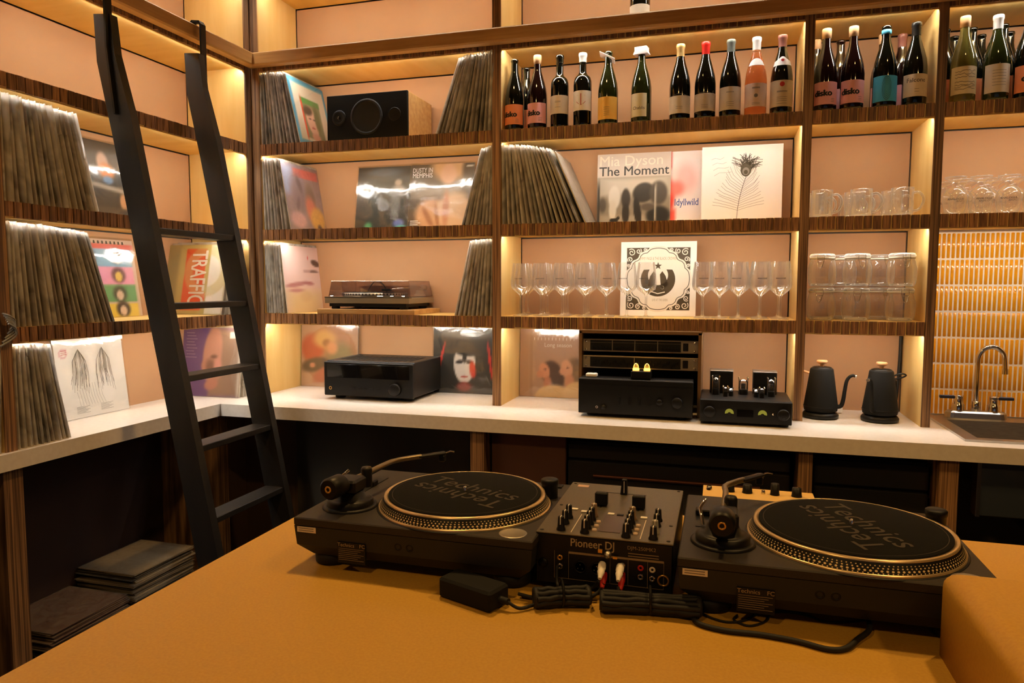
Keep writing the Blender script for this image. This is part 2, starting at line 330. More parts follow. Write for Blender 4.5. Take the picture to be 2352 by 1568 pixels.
def rail(parent, u0, u1, mitre):
    y0, y1, z0, z1, c = -.05, -.008, 2.418, 2.475, .006
    sec = [(y1, z0), (y0 + c, z0), (y0, z0 + c), (y0, z1 - c), (y0 + c, z1), (y1, z1)]
    V = [(u0 + (mitre[0] * -y), y, z) for y, z in sec] + [(u1 + (mitre[1] * y), y, z) for y, z in sec]; n = 6
    mb = MB().add(V, [tuple(range(n))[::-1], tuple(range(n, 2 * n))] + [(i, (i + 1) % n, (i + 1) % n + n, i + n) for i in range(n)])
    mb.build('ladder_rail', 'oak_rail', parent)
    mb = MB()
    k = int((u1 - u0) / .35)
    for i in range(k + 1): mb.box(u0 + .06 + i * .35, u0 + .075 + i * .35, -.008, .002, 2.425, 2.45)
    mb.build('rail_bracket', 'brushed', parent)
def panels(parent, u0, u1, zs):
    MB().box(u0, u1, DEP + .017, DEP + .022, zs[0], 3.15).build('gap_shade_sheet', 'dark_paint', parent)  # dark sheet added so the gaps round the panels look shaded
    for z0, z1 in zip(zs, zs[1:] + (3.186,)):
        MB().box(u0 + .005, u1 - .005, DEP + .001, DEP + .0165, z0, z1 - .036 - .006).build('back_panel', 'terracotta', parent)
back = thing('shelving_unit', 'birch and plywood shelving unit along the back wall with wine and audio gear', 'shelving')
UP = [(0, .04), (1.156, 1.193), (2.3535, 2.387), (2.787, 2.817), (3.45, 3.48)]
for u0, u1 in UP: upright(back, u0, u1, ZW, 3.15)
for i in range(4):
    u0, u1 = UP[i][1], UP[i + 1][0]
    panels(back, u0, u1, (ZW, ZC, ZB, ZA, ZR, ZT) if i < 3 else (ZB, ZA, ZR, ZT))
    for zt in ((ZC, ZB, ZA) if i < 3 else (ZB, ZA)): shelf(back, u0, u1, zt)
    shelf(back, u0, u1, ZR, True); shelf(back, u0, u1, ZT, True)
rail(back, 0.0, 3.48, (1, 0))
left = thing('shelving_unit', 'birch and plywood shelving unit along the left wall behind the black ladder', 'shelving', (0, 0, 0), (0, 0, R(90)))
for u0, u1 in ((-.04, -.0005), (-1.247, -1.21), (-2.45, -2.413)): upright(left, u0, u1, ZW, 3.15)
for k, (u0, u1) in enumerate(((-1.21, -.04), (-2.413, -1.247))):
    panels(left, u0, u1, (ZW, ZC, ZB, ZA, ZR, ZT))
    for zt in (ZC, ZB, ZA): shelf(left, u0, u1, zt, k == 1)
    shelf(left, u0, u1, ZR, True); shelf(left, u0, u1, ZT, True)
rail(left, -2.45, 0.0, (0, 1))

# ------------------------------------------------------------------ worktop, sink wall
SX0, SX1, SY0, SY1 = 2.895, 3.40, -.20, .20
mb = MB()
mb.box(-.345, .0189, -2.45, .345, WT, ZW); mb.box(.0189, SX0, -.297, .345, WT, ZW); mb.box(SX1, 3.48, -.297, .345, WT, ZW)
mb.box(SX0, SX1, -.297, SY0, WT, ZW); mb.box(SX0, SX1, SY1, .345, WT, ZW)
tag(mb.build('worktop', 'worktop'), 'continuous pale worktop running round the corner under the shelves', 'worktop')
# splashback of narrow vertical tiles, each its own piece
spl = thing('tiled_splashback', 'splashback of narrow mustard yellow vertical tiles behind the sink', 'splashback', (2.817, DEP, ZW))
MB().box(0, .633, .0025, .016, 0, .72).build('grout_bed', 'grout', spl)
tw, th, px_, pz_ = .0129, .0972, .01667, .1028
prof = [(-tw / 2, .006), (-tw / 2 + .0012, .0018), (-tw / 4, .0004), (0, 0), (tw / 4, .0004), (tw / 2 - .0012, .0018), (tw / 2, .006)]
V = [(x, y + (.0035 if z in (0, th) else 0), z) for z in (0, .003, th - .003, th) for x, y in prof]; n = 7
tm = MB().add(V, [(r * n + i, r * n + i + 1, (r + 1) * n + i + 1, (r + 1) * n + i) for r in range(3) for i in range(n - 1)], 0, True).mesh('tile', 'tile')
for r_ in range(7):
    for c_ in range(38): place('tile', tm, spl, (.008 + px_ * (c_ + .5), -.0005 + rnd.uniform(-.0006, .0006), .0015 + r_ * pz_))
# sink
t = thing('sink', 'stainless steel drop-in sink set into the worktop', 'sink', (3.15, 0, ZW))
def ringbox(mb, o, i, z0, z1):
    for (a, b, c, d) in ((o[0], i[0], o[2], o[3]), (i[1], o[1], o[2], o[3]), (i[0], i[1], o[2], i[2]), (i[0], i[1], i[3], o[3])): mb.box(a, b, c, d, z0, z1, ch=0)
mb = MB(); ringbox(mb, (-.285, .265, -.225, .285), (-.235, .225, -.175, .165), .0005, .005)
ringbox(mb, (-.285, .265, -.225, .285), (-.278, .258, -.218, .278), .005, .0075); mb.build('rim', 'steel', t)
mb = MB(); a = (-.235, .225, -.175, .165); b = (-.215, .205, -.155, .145)
V = [(a[0], a[2], .004), (a[1], a[2], .004), (a[1], a[3], .004), (a[0], a[3], .004), (b[0], b[2], -.17), (b[1], b[2], -.17), (b[1], b[3], -.17), (b[0], b[3], -.17)]
mb.add(V, [(1, 0, 4, 5), (2, 1, 5, 6), (3, 2, 6, 7), (0, 3, 7, 4), (4, 7, 6, 5)]); mb.build('basin', 'brushed', t)
MB().lathe([(0, -.168), (.03, -.168), (.04, -.1665), (.042, -.1695)], 24).build('drain', 'chrome', t)
MB().tube([(0, 0, -.175), (0, 0, -.3), (.02, .04, -.36), (.02, .2, -.36)], .018, 10, smooth_path=4).build('drain_pipe', 'steel', t)
t = thing('faucet', 'chrome gooseneck faucet with two lever handles at the sink', 'faucet', (3.03, .235, ZW + .0052))
mb = MB(); pts = [(math.cos(a) * .027 + (.08 if k < 8 else -.08), math.sin(a) * .027) for k in range(16) for a in [(-math.pi / 2 + math.pi * (k % 8) / 7) + (0 if k < 8 else math.pi)]]
V = [(x, y, 0) for x, y in pts] + [(x * .97, y * .9, .02) for x, y in pts] + [(x * .9, y * .7, .026) for x, y in pts]
mb.add(V, [tuple(range(15, -1, -1)), tuple(range(32, 48))] + [(r_ * 16 + i, r_ * 16 + (i + 1) % 16, (r_ + 1) * 16 + (i + 1) % 16, (r_ + 1) * 16 + i) for r_ in (0, 1) for i in range(16)]); mb.build('base_plate', 'steel', t)
MB().cyl(.017, .024, .065, 18, bev=.003).build('collar', 'chrome', t)
arc = [(0, 0, .06), (0, 0, .14), (0, 0, .19)] + [(.045 - .045 * math.cos(a), 0, .22 + .055 * math.sin(a)) for a in [math.pi * k / 9 for k in range(10)]] + [(.092, 0, .19)]
sp = MB().tube(arc, .0095, 12, smooth_path=3).build('spout', 'chrome', t)
MB().cyl(.0115, 0, .02, 14, (.092, 0, .172)).build('aerator', 'chrome', sp)
for s_ in (-1, 1):
    h = MB().lathe([(.022, .024), (.022, .05), (.018, .055), (.016, .08), (.018, .084), (0, .086)], 18, (s_ * .06, 0, 0)).build('handle', 'chrome', t)
    MB().box(min(s_ * .07, s_ * .125), max(s_ * .07, s_ * .125), -.008, .008, .072, .084, ch=.002).build('lever', P('lever_blue_reflection', (60, 62, 78), .3, metal=.6), h)  # blue tint of reflected light is mixed into the lever colour

# ------------------------------------------------------------------ base cabinets
bb = thing('base_cabinet', 'dark open base cabinet with plywood posts below the back worktop', 'cabinet')
for u0, u1 in ((1.155, 1.21), (2.35, 2.395), (2.78, 2.836), (3.43, 3.48)):
    MB().box(u0, u1, -.28, .3, .0, WT).build('post', 'edge_post', bb)
MB().box(.0, 3.48, .3, .315, 0, WT).build('back_panel', 'dark_void', bb)
MB().box(.05, 3.43, -.2, .3, .0, .08).build('plinth', 'dark_void', bb)
MB().box(1.22, 1.52, -.21, -.19, .09, .86, ch=.002).build('door', P('door_brown', (112, 74, 54), .6), bb)
lb = thing('base_cabinet', 'dark open base cabinet with plywood posts below the left worktop', 'cabinet', (0, 0, 0), (0, 0, R(90)))
for u0, u1 in ((-.3, -.235), (-1.262, -1.198), (-2.45, -2.4)): MB().box(u0, u1, .0, .3, 0, WT).build('post', 'edge_post', lb)
MB().box(-2.45, -.0, .3, .315, 0, WT).build('back_panel', P('panel_brown', (52, 34, 30), .7), lb)
MB().box(-2.4, -.3, .02, .3, .14, .165).build('bottom_shelf', 'dark_paint', lb)
t = thing('undercounter_fridge', 'black undercounter fridge below the amplifiers', 'fridge', (1.93, 0, .08))
MB().box(-.40, .40, -.19, .28, .0, .76, ch=.004).build('body', 'fridge_black', t)
d_ = MB().box(-.40, .40, -.215, -.192, .01, .69, ch=.003).build('door', 'fridge_black', t); MB().tube([(-.3, -.225, .64), (.3, -.225, .64)], .006).build('handle', P('handle_copper', (120, 76, 60), .35, metal=.6), d_)
MB().box(-.40, .40, -.21, -.192, .70, .755, ch=.003).build('control_panel', 'fridge_black', t)
t = thing('undercounter_fridge', 'black undercounter cabinet appliance below the kettles', 'fridge', (2.588, 0, .08))
MB().box(-.18, .18, -.19, .28, .0, .76, ch=.004).build('body', 'fridge_black', t)
MB().box(-.18, .18, -.215, -.192, .01, .66, ch=.003).build('door', 'fridge_black', t)
MB().box(-.18, .18, -.21, -.192, .67, .755, ch=.003).build('control_panel', 'fridge_black', t)
t = thing('steel_apron', 'steel apron box with a painted blue reflection hanging under the sink worktop', 'panel', (3.14, -.24, WT - .0005))
MB().box(-.245, .27, -.022, .022, -.182, 0, ch=.003).build('panel', P('steel_blue_reflection', (110, 120, 134), .3, metal=.8), t)  # bluish reflected light is put into the steel colour
MB().box(-.247, -.235, -.026, .026, -.185, -.0005, ch=.001).build('end_cap', 'steel', t)

# ------------------------------------------------------------------ ladder
lad = thing('library_ladder', 'tall black wooden library ladder hooked on the rail of the left shelves', 'ladder', (.38, -.635, 0))
def lx(z): return .18 + (1.632 - z) * .195 - .38
for y in (-.215, .215):
    sx = -1 if y < 0 else 1
    prof_ = [(lx(0) - .045, 0), (lx(0) + .045, 0), (lx(2.0) + .045, 2.0), (.094 - .38, 2.22), (.08 - .38, 2.352), (.012 - .38, 2.358), (.018 - .38, 2.2), (lx(1.95) - .047, 1.95)]
    s_ = MB().prism(prof_, y - .016, y + .016).build('stile', 'ladder_black', lad)
    xa = .062 - .38
    hk = [(lx(2.05), 2.02), (xa + .012, 2.24), (xa + .012, 2.47), (xa + .004, 2.482), (xa - .028, 2.486), (xa - .036, 2.478)]
    mb = MB()
    for i in range(len(hk) - 1):
        (x0, z0), (x1, z1) = hk[i], hk[i + 1]; t_ = Vector((x1 - x0, 0, z1 - z0)).normalized(); q = Vector((-t_.z, 0, t_.x)) * .004
        A, B_ = Vector((x0, 0, z0)) - t_ * .002, Vector((x1, 0, z1)) + t_ * .002
        V = [v + Vector((0, yy, 0)) for yy in (y - .014 + sx * .018, y + .014 + sx * .018) for v in (A - q, A + q, B_ + q, B_ - q)]
        mb.add(V, [(0, 1, 2, 3), (7, 6, 5, 4), (0, 4, 5, 1), (1, 5, 6, 2), (2, 6, 7, 3), (3, 7, 4, 0)])
    mb.build('hook', 'black_metal', s_)
for z in (.38, .635, .885, 1.128, 1.378, 1.638, 1.89):
    if z > 1.8: continue
    MB().box(lx(z) - .04, lx(z) + .04, -.199, .199, z - .022, z, ch=.002).build('rung', 'ladder_black', lad)
MB().box(lx(.13) - .04, lx(.13) + .04, -.199, .199, .108, .13, ch=.002).build('rung', 'ladder_black', lad)

# ------------------------------------------------------------------ the bar in the foreground
ZTB = .923
t = thing('bar_counter', 'long tan bar counter in the foreground carrying the turntables', 'counter', (2.6, -2.0, 0))
MB().box(-1.428, 1.2, -1.6, .755, ZTB - .04, ZTB, ch=.002).build('top', 'bar_top', t)
MB().box(-1.38, 1.15, -1.55, .70, 0, ZTB - .04).build('base', 'dark_paint', t)
mb = MB().box(2.39, 3.8, -2.9, -1.775, ZTB + .0005, 1.05)
lg = mb.build('raised_bar_ledge', 'bar_top'); bm_ = bmesh.new(); bm_.from_mesh(lg.data)
bmesh.ops.bevel(bm_, geom=[e for e in bm_.edges if all(v.co.z > 1.0 for v in e.verts)], offset=.026, segments=6, profile=.5, affect='EDGES')
for f_ in bm_.faces: f_.smooth = True
bm_.to_mesh(lg.data); bm_.free()
tag(lg, 'raised tan block on the bar at the right of the turntables', 'ledge')

t = thing('cable_bunch', 'small bunch of grey cable hanging on the left plywood post', 'cable', (.004, -1.228, 1.305))
for k in range(6):
    MB().tube([(.006 + .004 * k, -.014, .05 - .006 * k), (.022, .004 * k - .01, .045 - .008 * k), (.012, .018, .03 - .01 * k), (.008, .012 - .008 * k, .012 - .012 * k)], .0032, 6, smooth_path=4).build('strand', 'card6', t)
# ------------------------------------------------------------------ records
LP = .315
def art_mesh(base, blobs, n=44, s=LP):
    """flat print: soft shapes evaluated on a grid as vertex colour; u,v from 0 to 1"""
    V = []; C = []
    for j in range(n + 1):
        for i in range(n + 1):
            u, v = i / n, j / n; c = list(base)
            for b in blobs:
                k, cx, cy, rx, ry, rot, rgb, soft = b[:8]; al = b[8] if len(b) > 8 else 1.
                dx, dy = u - cx, v - cy; q = R(rot); x = (dx * math.cos(q) + dy * math.sin(q)) / rx; y = (-dx * math.sin(q) + dy * math.cos(q)) / ry
                d = math.hypot(x, y) if k == 'e' else max(abs(x), abs(y)) if k == 'r' else abs(math.hypot(x, y) - 1) * 4
                a = max(0., min(1., (1 + soft - d) / (2 * soft + 1e-6))) * al
                a = a * a * (3 - 2 * a)
                c = [c[m] + (rgb[m] - c[m]) * a for m in range(3)]
            V.append(((u - .5) * s, 0, v * s)); C.append((*lin(c), 1))
    me = bpy.data.meshes.new('cover_print')
    me.from_pydata(V, [], [(j * (n + 1) + i, j * (n + 1) + i + 1, (j + 1) * (n + 1) + i + 1, (j + 1) * (n + 1) + i) for j in range(n) for i in range(n)])
    at = me.color_attributes.new('Col', 'FLOAT_COLOR', 'POINT')
    at.data.foreach_set('color', [x for c in C for x in c]); me.materials.append(MATS['print']); return me
def wrinkled_film(s, seed, amp=.0045, front=-.0065, n=18, grow=.006):
    r_ = random.Random(seed); G = [[r_.random() for _ in range(8)] for _ in range(8)]
    def vn(x, y):
        i, j = min(6, int(x)), min(6, int(y)); fx, fy = x - i, y - j; fx, fy = fx * fx * (3 - 2 * fx), fy * fy * (3 - 2 * fy)
        return (G[j][i] * (1 - fx) + G[j][i + 1] * fx) * (1 - fy) + (G[j + 1][i] * (1 - fx) + G[j + 1][i + 1] * fx) * fy
    V = []
    for j in range(n + 1):
        for i in range(n + 1):
            u, v = i / n, j / n; e = min(u, 1 - u, v, 1 - v) * 6
            V.append(((u - .5) * (s + 2 * grow), front - amp * min(1, e) * vn(u * 3.4 + v * 2.5, v * 6.5), v * (s + grow * 1.6)))
    mb = MB().add(V, [(j * (n + 1) + i, j * (n + 1) + i + 1, (j + 1) * (n + 1) + i + 1, (j + 1) * (n + 1) + i) for j in range(n) for i in range(n)], 0, True)
    h = (s + 2 * grow) / 2; zt = s + grow * 1.6     # back sheet
    mb.add([(-h, .002, 0), (h, .002, 0), (h, .002, zt), (-h, .002, zt)], [(0, 3, 2, 1)])
    return mb
def cover(loc, rz, lean, label, base, blobs, draw=None, mats=('ink',), wrap=None, seed=1, n=44, edge='offwhite', roll=0., grid=None):
    t = thing('record', label, 'record', loc, (R(-lean), R(roll), rz))
    MB().box(-LP / 2, LP / 2, -.004, 0, 0, LP).build('sleeve', edge, t)
    place('cover_print', art_mesh(base, blobs, n), t, (0, -.0045, 0))
    if draw:
        mb = MB(); draw(mb); mb.build('cover_lettering', list(mats), t)
    if wrap: wrinkled_film(LP, seed).build('outer_sleeve', wrap, t)
    return t
CARD = [MB().box(-.002 - .0006 * (i % 4), .002 + .0006 * (i % 4), 0, LP, 0, LP).mesh('sleeve', 'card%d' % i) for i in range(10)]
def film_mesh(seed, h):
    r_ = random.Random(seed); V = []; nz = 7
    prof_ = [(-h, .312), (-h * .9, .02), (-h * .6, -.001), (-h * .15, -.006), (h * .3, -.005), (h * .8, .0), (h * .95, .02), (h, .312)]
    jit = [(r_.uniform(-.35, .35), r_.uniform(-.003, .003), r_.uniform(-.5, .5), r_.uniform(-.004, .004)) for _ in prof_]
    for j in range(nz + 1):
        f = j / nz; z = (LP + .008) * f
        for (x, y), (a, b, c, e) in zip(prof_, jit): V.append((x * (1 + a + c * f * f), y + ((b + e * f) if y < .05 else 0), z + (r_.uniform(-.004, .004) if j == nz else 0)))
    m_ = len(prof_)
    return MB().add(V, [(j * m_ + i, j * m_ + i + 1, (j + 1) * m_ + i + 1, (j + 1) * m_ + i) for j in range(nz) for i in range(m_ - 1)], 0, True).mesh('outer_sleeve', 'film_pile')
FILM = [film_mesh(k, .0062 + .0014 * (k % 3)) for k in range(6)]
def pile(fr, u0, u1, a0, a1, n, z, label, group, tones=None, d0=.006):
    for i in range(n):
        f = i / max(1, n - 1); u = u0 + (u1 - u0) * f; a = a0 + (a1 - a0) * f + rnd.uniform(-.25, .25)
        t = thing('record', label, 'record', loc_of(fr, u, d0 + rnd.uniform(-.002, .008), z + .0008), (0, R(a), rz_of(fr)), group)
        place('sleeve', CARD[rnd.choice(tones or range(10))], t)
        place('outer_sleeve', FILM[rnd.randrange(6)], t)
pile('B', .052, .222, -1, -11, 10, ZA, 'plastic-sleeved record in the pile left of the speaker', 'records left of the speaker')
pile('B', .905, 1.14, 19.5, 3, 12, ZA, 'plastic-sleeved record leaning right in the pile beside the speaker', 'records right of the speaker')
pile('B', .05, .165, -1, -7, 7, ZB, 'plastic-sleeved record in the left corner pile below the speaker shelf', 'records in the corner on the second shelf')
pile('B', 1.02, 1.145, 16, 2, 8, ZB, 'record leaning right in the dark pile below the speaker, beside the post', 'records by the post on the second shelf')
pile('B', .05, .14, -1, -4, 7, ZC, 'record in the pale pile left of the small silver turntable', 'records left of the silver turntable')
pile('B', .985, 1.143, 13, 2, 9, ZC, 'grey plastic-sleeved record leaning right of the silver turntable', 'records right of the silver turntable')
pile('B', 1.203, 1.52, -.5, -23, 16, ZB, 'record in the long fanned pile below the wine bottles', 'fanned records below the wine')
pile('L', -1.2, -.865, -.5, -14, 17, ZB, 'plastic-sleeved record in the upper pile behind the ladder', 'upper pile on the left shelves')
pile('L', -1.2, -.815, -.5, -18, 19, ZC, 'plastic-sleeved record in the middle pile left of the ladder', 'middle pile on the left shelves')
pile('L', -1.2, -1.015, -.5, -11, 10, ZW, 'plastic-sleeved record in the lowest pile standing on the left worktop', 'lowest pile on the left worktop')
pile('L', -.225, -.13, 12, 9, 8, ZC, 'record standing behind the orange lettered album at the corner', 'records behind the orange lettered album')
pile('L', -.13, -.075, 7, 4, 5, ZW, 'record standing behind the purple album at the corner', 'records behind the purple album')
pile('L', -1.36, -1.265, 8, 3, 6, ZW, 'pale record in the bay left of the plywood post on the worktop', 'records beyond the left post', [4, 8, 2])
pile('L', -1.36, -1.265, 8, 3, 6, ZC, 'record in the bay left of the plywood post above the worktop', 'records beyond the left post, upper')
# --- covers facing sideways at the ends of piles
def d_blue(mb): pass
cover((.243, .165, ZA + .001), R(90), 13, 'album with a bright blue border and a green and pink portrait beside the speaker', (70, 160, 200),
      [('r', .5, .5, .43, .43, 0, (226, 216, 196), .02), ('r', .5, .42, .25, .30, 0, (120, 130, 96), .05), ('r', .5, .70, .25, .045, 0, (70, 140, 70), .15), ('r', .26, .42, .018, .30, 0, (220, 70, 40), .3),
       ('e', .47, .40, .15, .23, 8, (222, 178, 160), .12), ('e', .62, .45, .07, .2, 0, (90, 100, 60), .4), ('e', .40, .55, .12, .07, 10, (60, 50, 40), .4), ('e', .42, .43, .03, .012, 0, (50, 40, 40), .5), ('e', .53, .43, .03, .012, 0, (50, 40, 40), .5), ('e', .47, .30, .045, .016, 0, (170, 60, 60), .4), ('e', .5, .16, .12, .06, 0, (214, 160, 140), .3), ('r', .5, .9, .25, .004, 0, (150, 140, 120), .5)], wrap='film_clear', seed=11)
cover((.185, .165, ZB + .001), R(90), 9.5, 'colourful album with a coral heading and yellow figure in a clear sleeve', (150, 130, 140),
      [('r', .5, .5, .5, .5, 0, (150, 126, 132), .01), ('r', .25, .75, .25, .22, 0, (150, 160, 196), .3), ('r', .62, .88, .33, .07, 0, (214, 96, 92), .15), ('e', .35, .55, .2, .3, 0, (120, 96, 110), .5), ('e', .66, .5, .12, .22, 0, (110, 84, 70), .4), ('e', .64, .34, .14, .2, 10, (206, 110, 86), .4), ('e', .78, .2, .2, .18, 0, (222, 170, 70), .3), ('e', .25, .16, .2, .12, 0, (206, 160, 164), .3), ('e', .4, .7, .05, .12, 20, (80, 60, 70), .5), ('e', .3, .4, .04, .1, -20, (84, 62, 74), .5), ('e', .8, .06, .06, .06, 0, (70, 50, 40), .4)], wrap='film', seed=12)
cover((.158, .165, ZC + .001), R(90), 6, 'pale pink album with sketched machines beside the silver turntable', (226, 196, 190),
      [('r', .5, .12, .5, .2, 0, (222, 196, 150), .6), ('e', .3, .42, .28, .035, 5, (176, 120, 120), .4), ('e', .62, .44, .16, .03, -4, (170, 110, 112), .4), ('e', .3, .33, .2, .03, 0, (190, 136, 130), .5), ('e', .8, .62, .14, .02, 0, (120, 90, 84), .4), ('e', .88, .75, .12, .05, -12, (80, 60, 56), .3), ('e', .68, .83, .018, .03, 0, (220, 50, 50), .3), ('e', .52, .24, .16, .08, 0, (214, 184, 140), .5), ('r', .62, .62, .09, .02, 0, (190, 150, 146), .4)], seed=13)
cover((1.545, .165, ZB + .001), R(90), 24, 'album wrapped in loose clear plastic at the end of the fanned pile', (150, 138, 120), [('e', .5, .5, .6, .6, 0, (170, 160, 146), .6)], wrap='film', seed=14, n=10)
# --- left wall, faces towards the camera
def d_traffic(mb): 
    text(mb, 'TRAFFIC', .115, .01, .165, -.0052, 0, .012, R(-90), fit=.245)
cover((-.16, -.245, ZC + .001), 0, 13, 'tan album with orange block lettering behind the ladder', (186, 164, 96),
      [('r', .86, .5, .14, .5, 0, (232, 226, 214), .01), ('r', .1, .5, .1, .5, 0, (150, 134, 84), .4), ('r', .47, .5, .17, .44, 0, (216, 82, 38), .03), ('r', .66, .25, .04, .05, 0, (216, 82, 38), .1), ('o', .68, .62, .3, .3, 0, (200, 180, 110), .2, .5)], d_traffic, ('offwhite',), wrap='film_clear', seed=21)
def d_purple(mb):
    for k in range(9): mb.ribbon([(-.14 + .004 * (k % 2), .29 - .014 * k), (-.095 + .008 * (k % 3), .29 - .014 * k)], .003, -.0052, 0)
cover((-.158, -.145, ZW + .001), 0, 7, 'purple album with a large face in profile behind the ladder', (92, 62, 128),
      [('r', .77, .5, .30, .5, 0, (150, 122, 104), .15), ('e', .52, .62, .16, .40, -6, (196, 142, 122), .15), ('e', .44, .45, .11, .1, 35, (190, 134, 114), .25), ('e', .55, .58, .06, .03, 0, (110, 76, 66), .5), ('e', .5, .42, .08, .12, 10, (120, 84, 72), .5), ('e', .62, .42, .07, .14, 0, (214, 152, 140), .5), ('e', .52, .18, .12, .08, 20, (184, 126, 110), .3), ('r', .86, .9, .05, .05, 0, (226, 220, 206), .05), ('r', .975, .5, .02, .5, 0, (216, 208, 196), .2)], d_purple, (P('lilac_ink', (160, 140, 170), .5),), wrap='film_clear', seed=22)
# --- left wall, leaning on the back panel
def d_motor(mb):
    mb.poly([(-.155, .12), (-.118, .12), (-.118, .312), (-.155, .312)], -.0051, 0)
    for k in range(9): mb.ribbon([(-.145, .14 + .02 * k), (-.124, .14 + .02 * k + .003 * (k % 2))], .006, -.0053, 1)
cover((-.262, -.545, ZB + .001), R(90), 8, 'black album with orange side lettering and three painted figures', (34, 32, 30),
      [('e', .45, .74, .09, .13, 0, (196, 160, 140), .3), ('e', .5, .63, .12, .1, 0, (206, 120, 50), .4), ('e', .5, .52, .08, .05, 0, (90, 130, 180), .4), ('e', .72, .25, .08, .12, 0, (200, 150, 110), .3), ('r', .5, .42, .42, .03, -6, (170, 160, 150), .8), ('e', .78, .7, .08, .12, 0, (120, 100, 80), .5), ('r', .5, .12, .45, .05, 0, (70, 60, 50), .5)], d_motor, (P('orange_ink', (230, 110, 50), .5), 'ink'), wrap='film_clear', seed=23)
def d_panels(mb):
    for k in range(12): mb.poly([(-.12 + .02 * k, .296), (-.109 + .02 * k, .296), (-.111 + .02 * k, .308), (-.118 + .02 * k, .308)], -.0052, 0)
hair = [(.28, .77, (60, 70, 90)), (.7, .79, (90, 80, 80)), (.28, .52, (70, 46, 50)), (.7, .54, (100, 60, 66)), (.3, .30, (40, 44, 36)), (.68, .30, (50, 60, 44)), (.3, .1, (60, 46, 30)), (.7, .1, (50, 40, 30))]
cover((-.262, -.575, ZC + .001), R(90), 8, 'album of blue, pink, green and yellow portrait squares behind the pile', (206, 180, 160),
      [('r', .5, .91, .5, .03, 0, (206, 70, 60), .2), ('r', .5, .76, .45, .12, 0, (110, 160, 196), .03), ('r', .5, .53, .45, .11, 0, (226, 150, 180), .03), ('r', .5, .30, .45, .11, 0, (90, 150, 96), .03), ('r', .5, .08, .45, .09, 0, (226, 196, 70), .03)]
      + [('e', x, y, .11, .10, 0, c, .3) for x, y, c in hair] + [('e', x, y - .02, .055, .065, 0, (226, 190, 90) if i % 3 == 0 else (226, 196, 170), .25) for i, (x, y, c) in enumerate(hair)], d_panels, ('ink',), wrap='film_clear', seed=24)
def d_sketch(mb):
    r_ = random.Random(3)
    for cx, side in ((-.055, -1), (.055, 1)):
        for k in range(26):
            a = r_.uniform(-.032, .032); top = .265 - abs(a) * .6
            mb.ribbon([(cx + a * .4, top), (cx + a, top - .03), (cx + a * 1.15 + r_.uniform(-.004, .004), top - .08), (cx + a * 1.3 + side * .006, top - r_.uniform(.10, .16))], .0011, -.0052, 0)
    for k in range(10):
        a = k * .22; mb.ribbon([(-.08 + .012 * k, .10 + .03 * math.sin(a)), (-.075 + .012 * k, .08), (-.07 + .013 * k, .045)], .0008, -.0052, 1)
    for i in range(7):
        for x in (-.06, .05): mb.ribbon([(x - .03, .042 - i * .004), (x + .03 - .01 * (i % 3), .042 - i * .004)], .0011, -.0052, 1)
    for k in range(3): mb.ribbon([(-.13 + .0 * k, .262 - k * .007), (-.105, .262 - k * .007)], .0018, -.0052, 2)
cover((-.268, -.66, ZW + .001), R(90), 6, 'white album with two pencil-drawn long-haired figures on the left worktop', (240, 234, 226),
      [('e', .33, .62, .11, .26, 0, (176, 166, 150), .6, .5), ('e', .68, .62, .11, .26, 0, (170, 160, 144), .6, .5), ('e', .34, .66, .045, .08, 0, (240, 232, 222), .3), ('e', .66, .68, .03, .07, 0, (240, 232, 222), .3), ('e', .7, .35, .12, .2, 0, (246, 240, 234), .2), ('o', .12, .80, .05, .05, 0, (206, 120, 140), .3, .5)], d_sketch, ('grey_ink', 'grey_ink', 'red'), wrap='film_clear', seed=25)
# --- back wall, leaning on the back panel
def bc(u, d, z, lean, *a, **k): return cover((u, d, z + .001), k.pop('rz', 0), lean, *a, **k)
def d_dusty(mb):
    text(mb, 'DUSTY IN', .032, -.10, .287, -.0052, 0, .006, fit=.10); text(mb, 'MEMPHIS', .032, -.10, .262, -.0052, 0, .006, fit=.10)
    for k in range(4): mb.ribbon([(-.15, .045 - .009 * k), (-.11 + .012 * (k % 2), .045 - .009 * k)], .004, -.0052, 0)
bc(.535, .256, ZB, 10, 'black album in shiny plastic with a small pale standing figure', (30, 32, 28),
   [('e', .68, .62, .12, .10, 0, (150, 140, 130), .4), ('e', .64, .42, .09, .2, 0, (96, 100, 104), .4), ('e', .68, .75, .06, .05, 0, (180, 160, 140), .4), ('e', .3, .5, .25, .4, 0, (44, 48, 40), .6), ('e', .45, .92, .3, .06, 0, (90, 100, 110), .6), ('e', .72, .12, .09, .06, 0, (90, 110, 190), .5), ('e', .76, .05, .09, .04, 0, (90, 190, 180), .5), ('e', .22, .08, .06, .06, -30, (80, 160, 110), .6)], wrap='film_clear', seed=31)
bc(.818, .25, ZB, 10, 'album with DUSTY IN MEMPHIS lettering and a blonde woman in beige', (70, 58, 46),
   [('e', .62, .98, .30, .25, 0, (206, 164, 116), .3), ('e', .60, .84, .13, .16, 0, (216, 172, 140), .3), ('r', .5, .58, .5, .09, 0, (190, 176, 160), .7, .7), ('e', .35, .24, .26, .24, 15, (214, 166, 124), .25), ('e', .72, .26, .30, .30, 0, (226, 190, 154), .25), ('e', .3, .2, .04, .18, 30, (170, 116, 80), .6), ('e', .45, .18, .03, .2, 10, (176, 122, 84), .6), ('e', .58, .3, .05, .28, 0, (206, 150, 120), .5), ('e', .92, .9, .1, .2, 0, (60, 50, 40), .5), ('r', .82, .67, .03, .02, 0, (226, 90, 30), .2), ('r', .93, .95, .05, .015, 0, (220, 214, 200), .2)], d_dusty, ('white',), wrap='film_clear', seed=32)
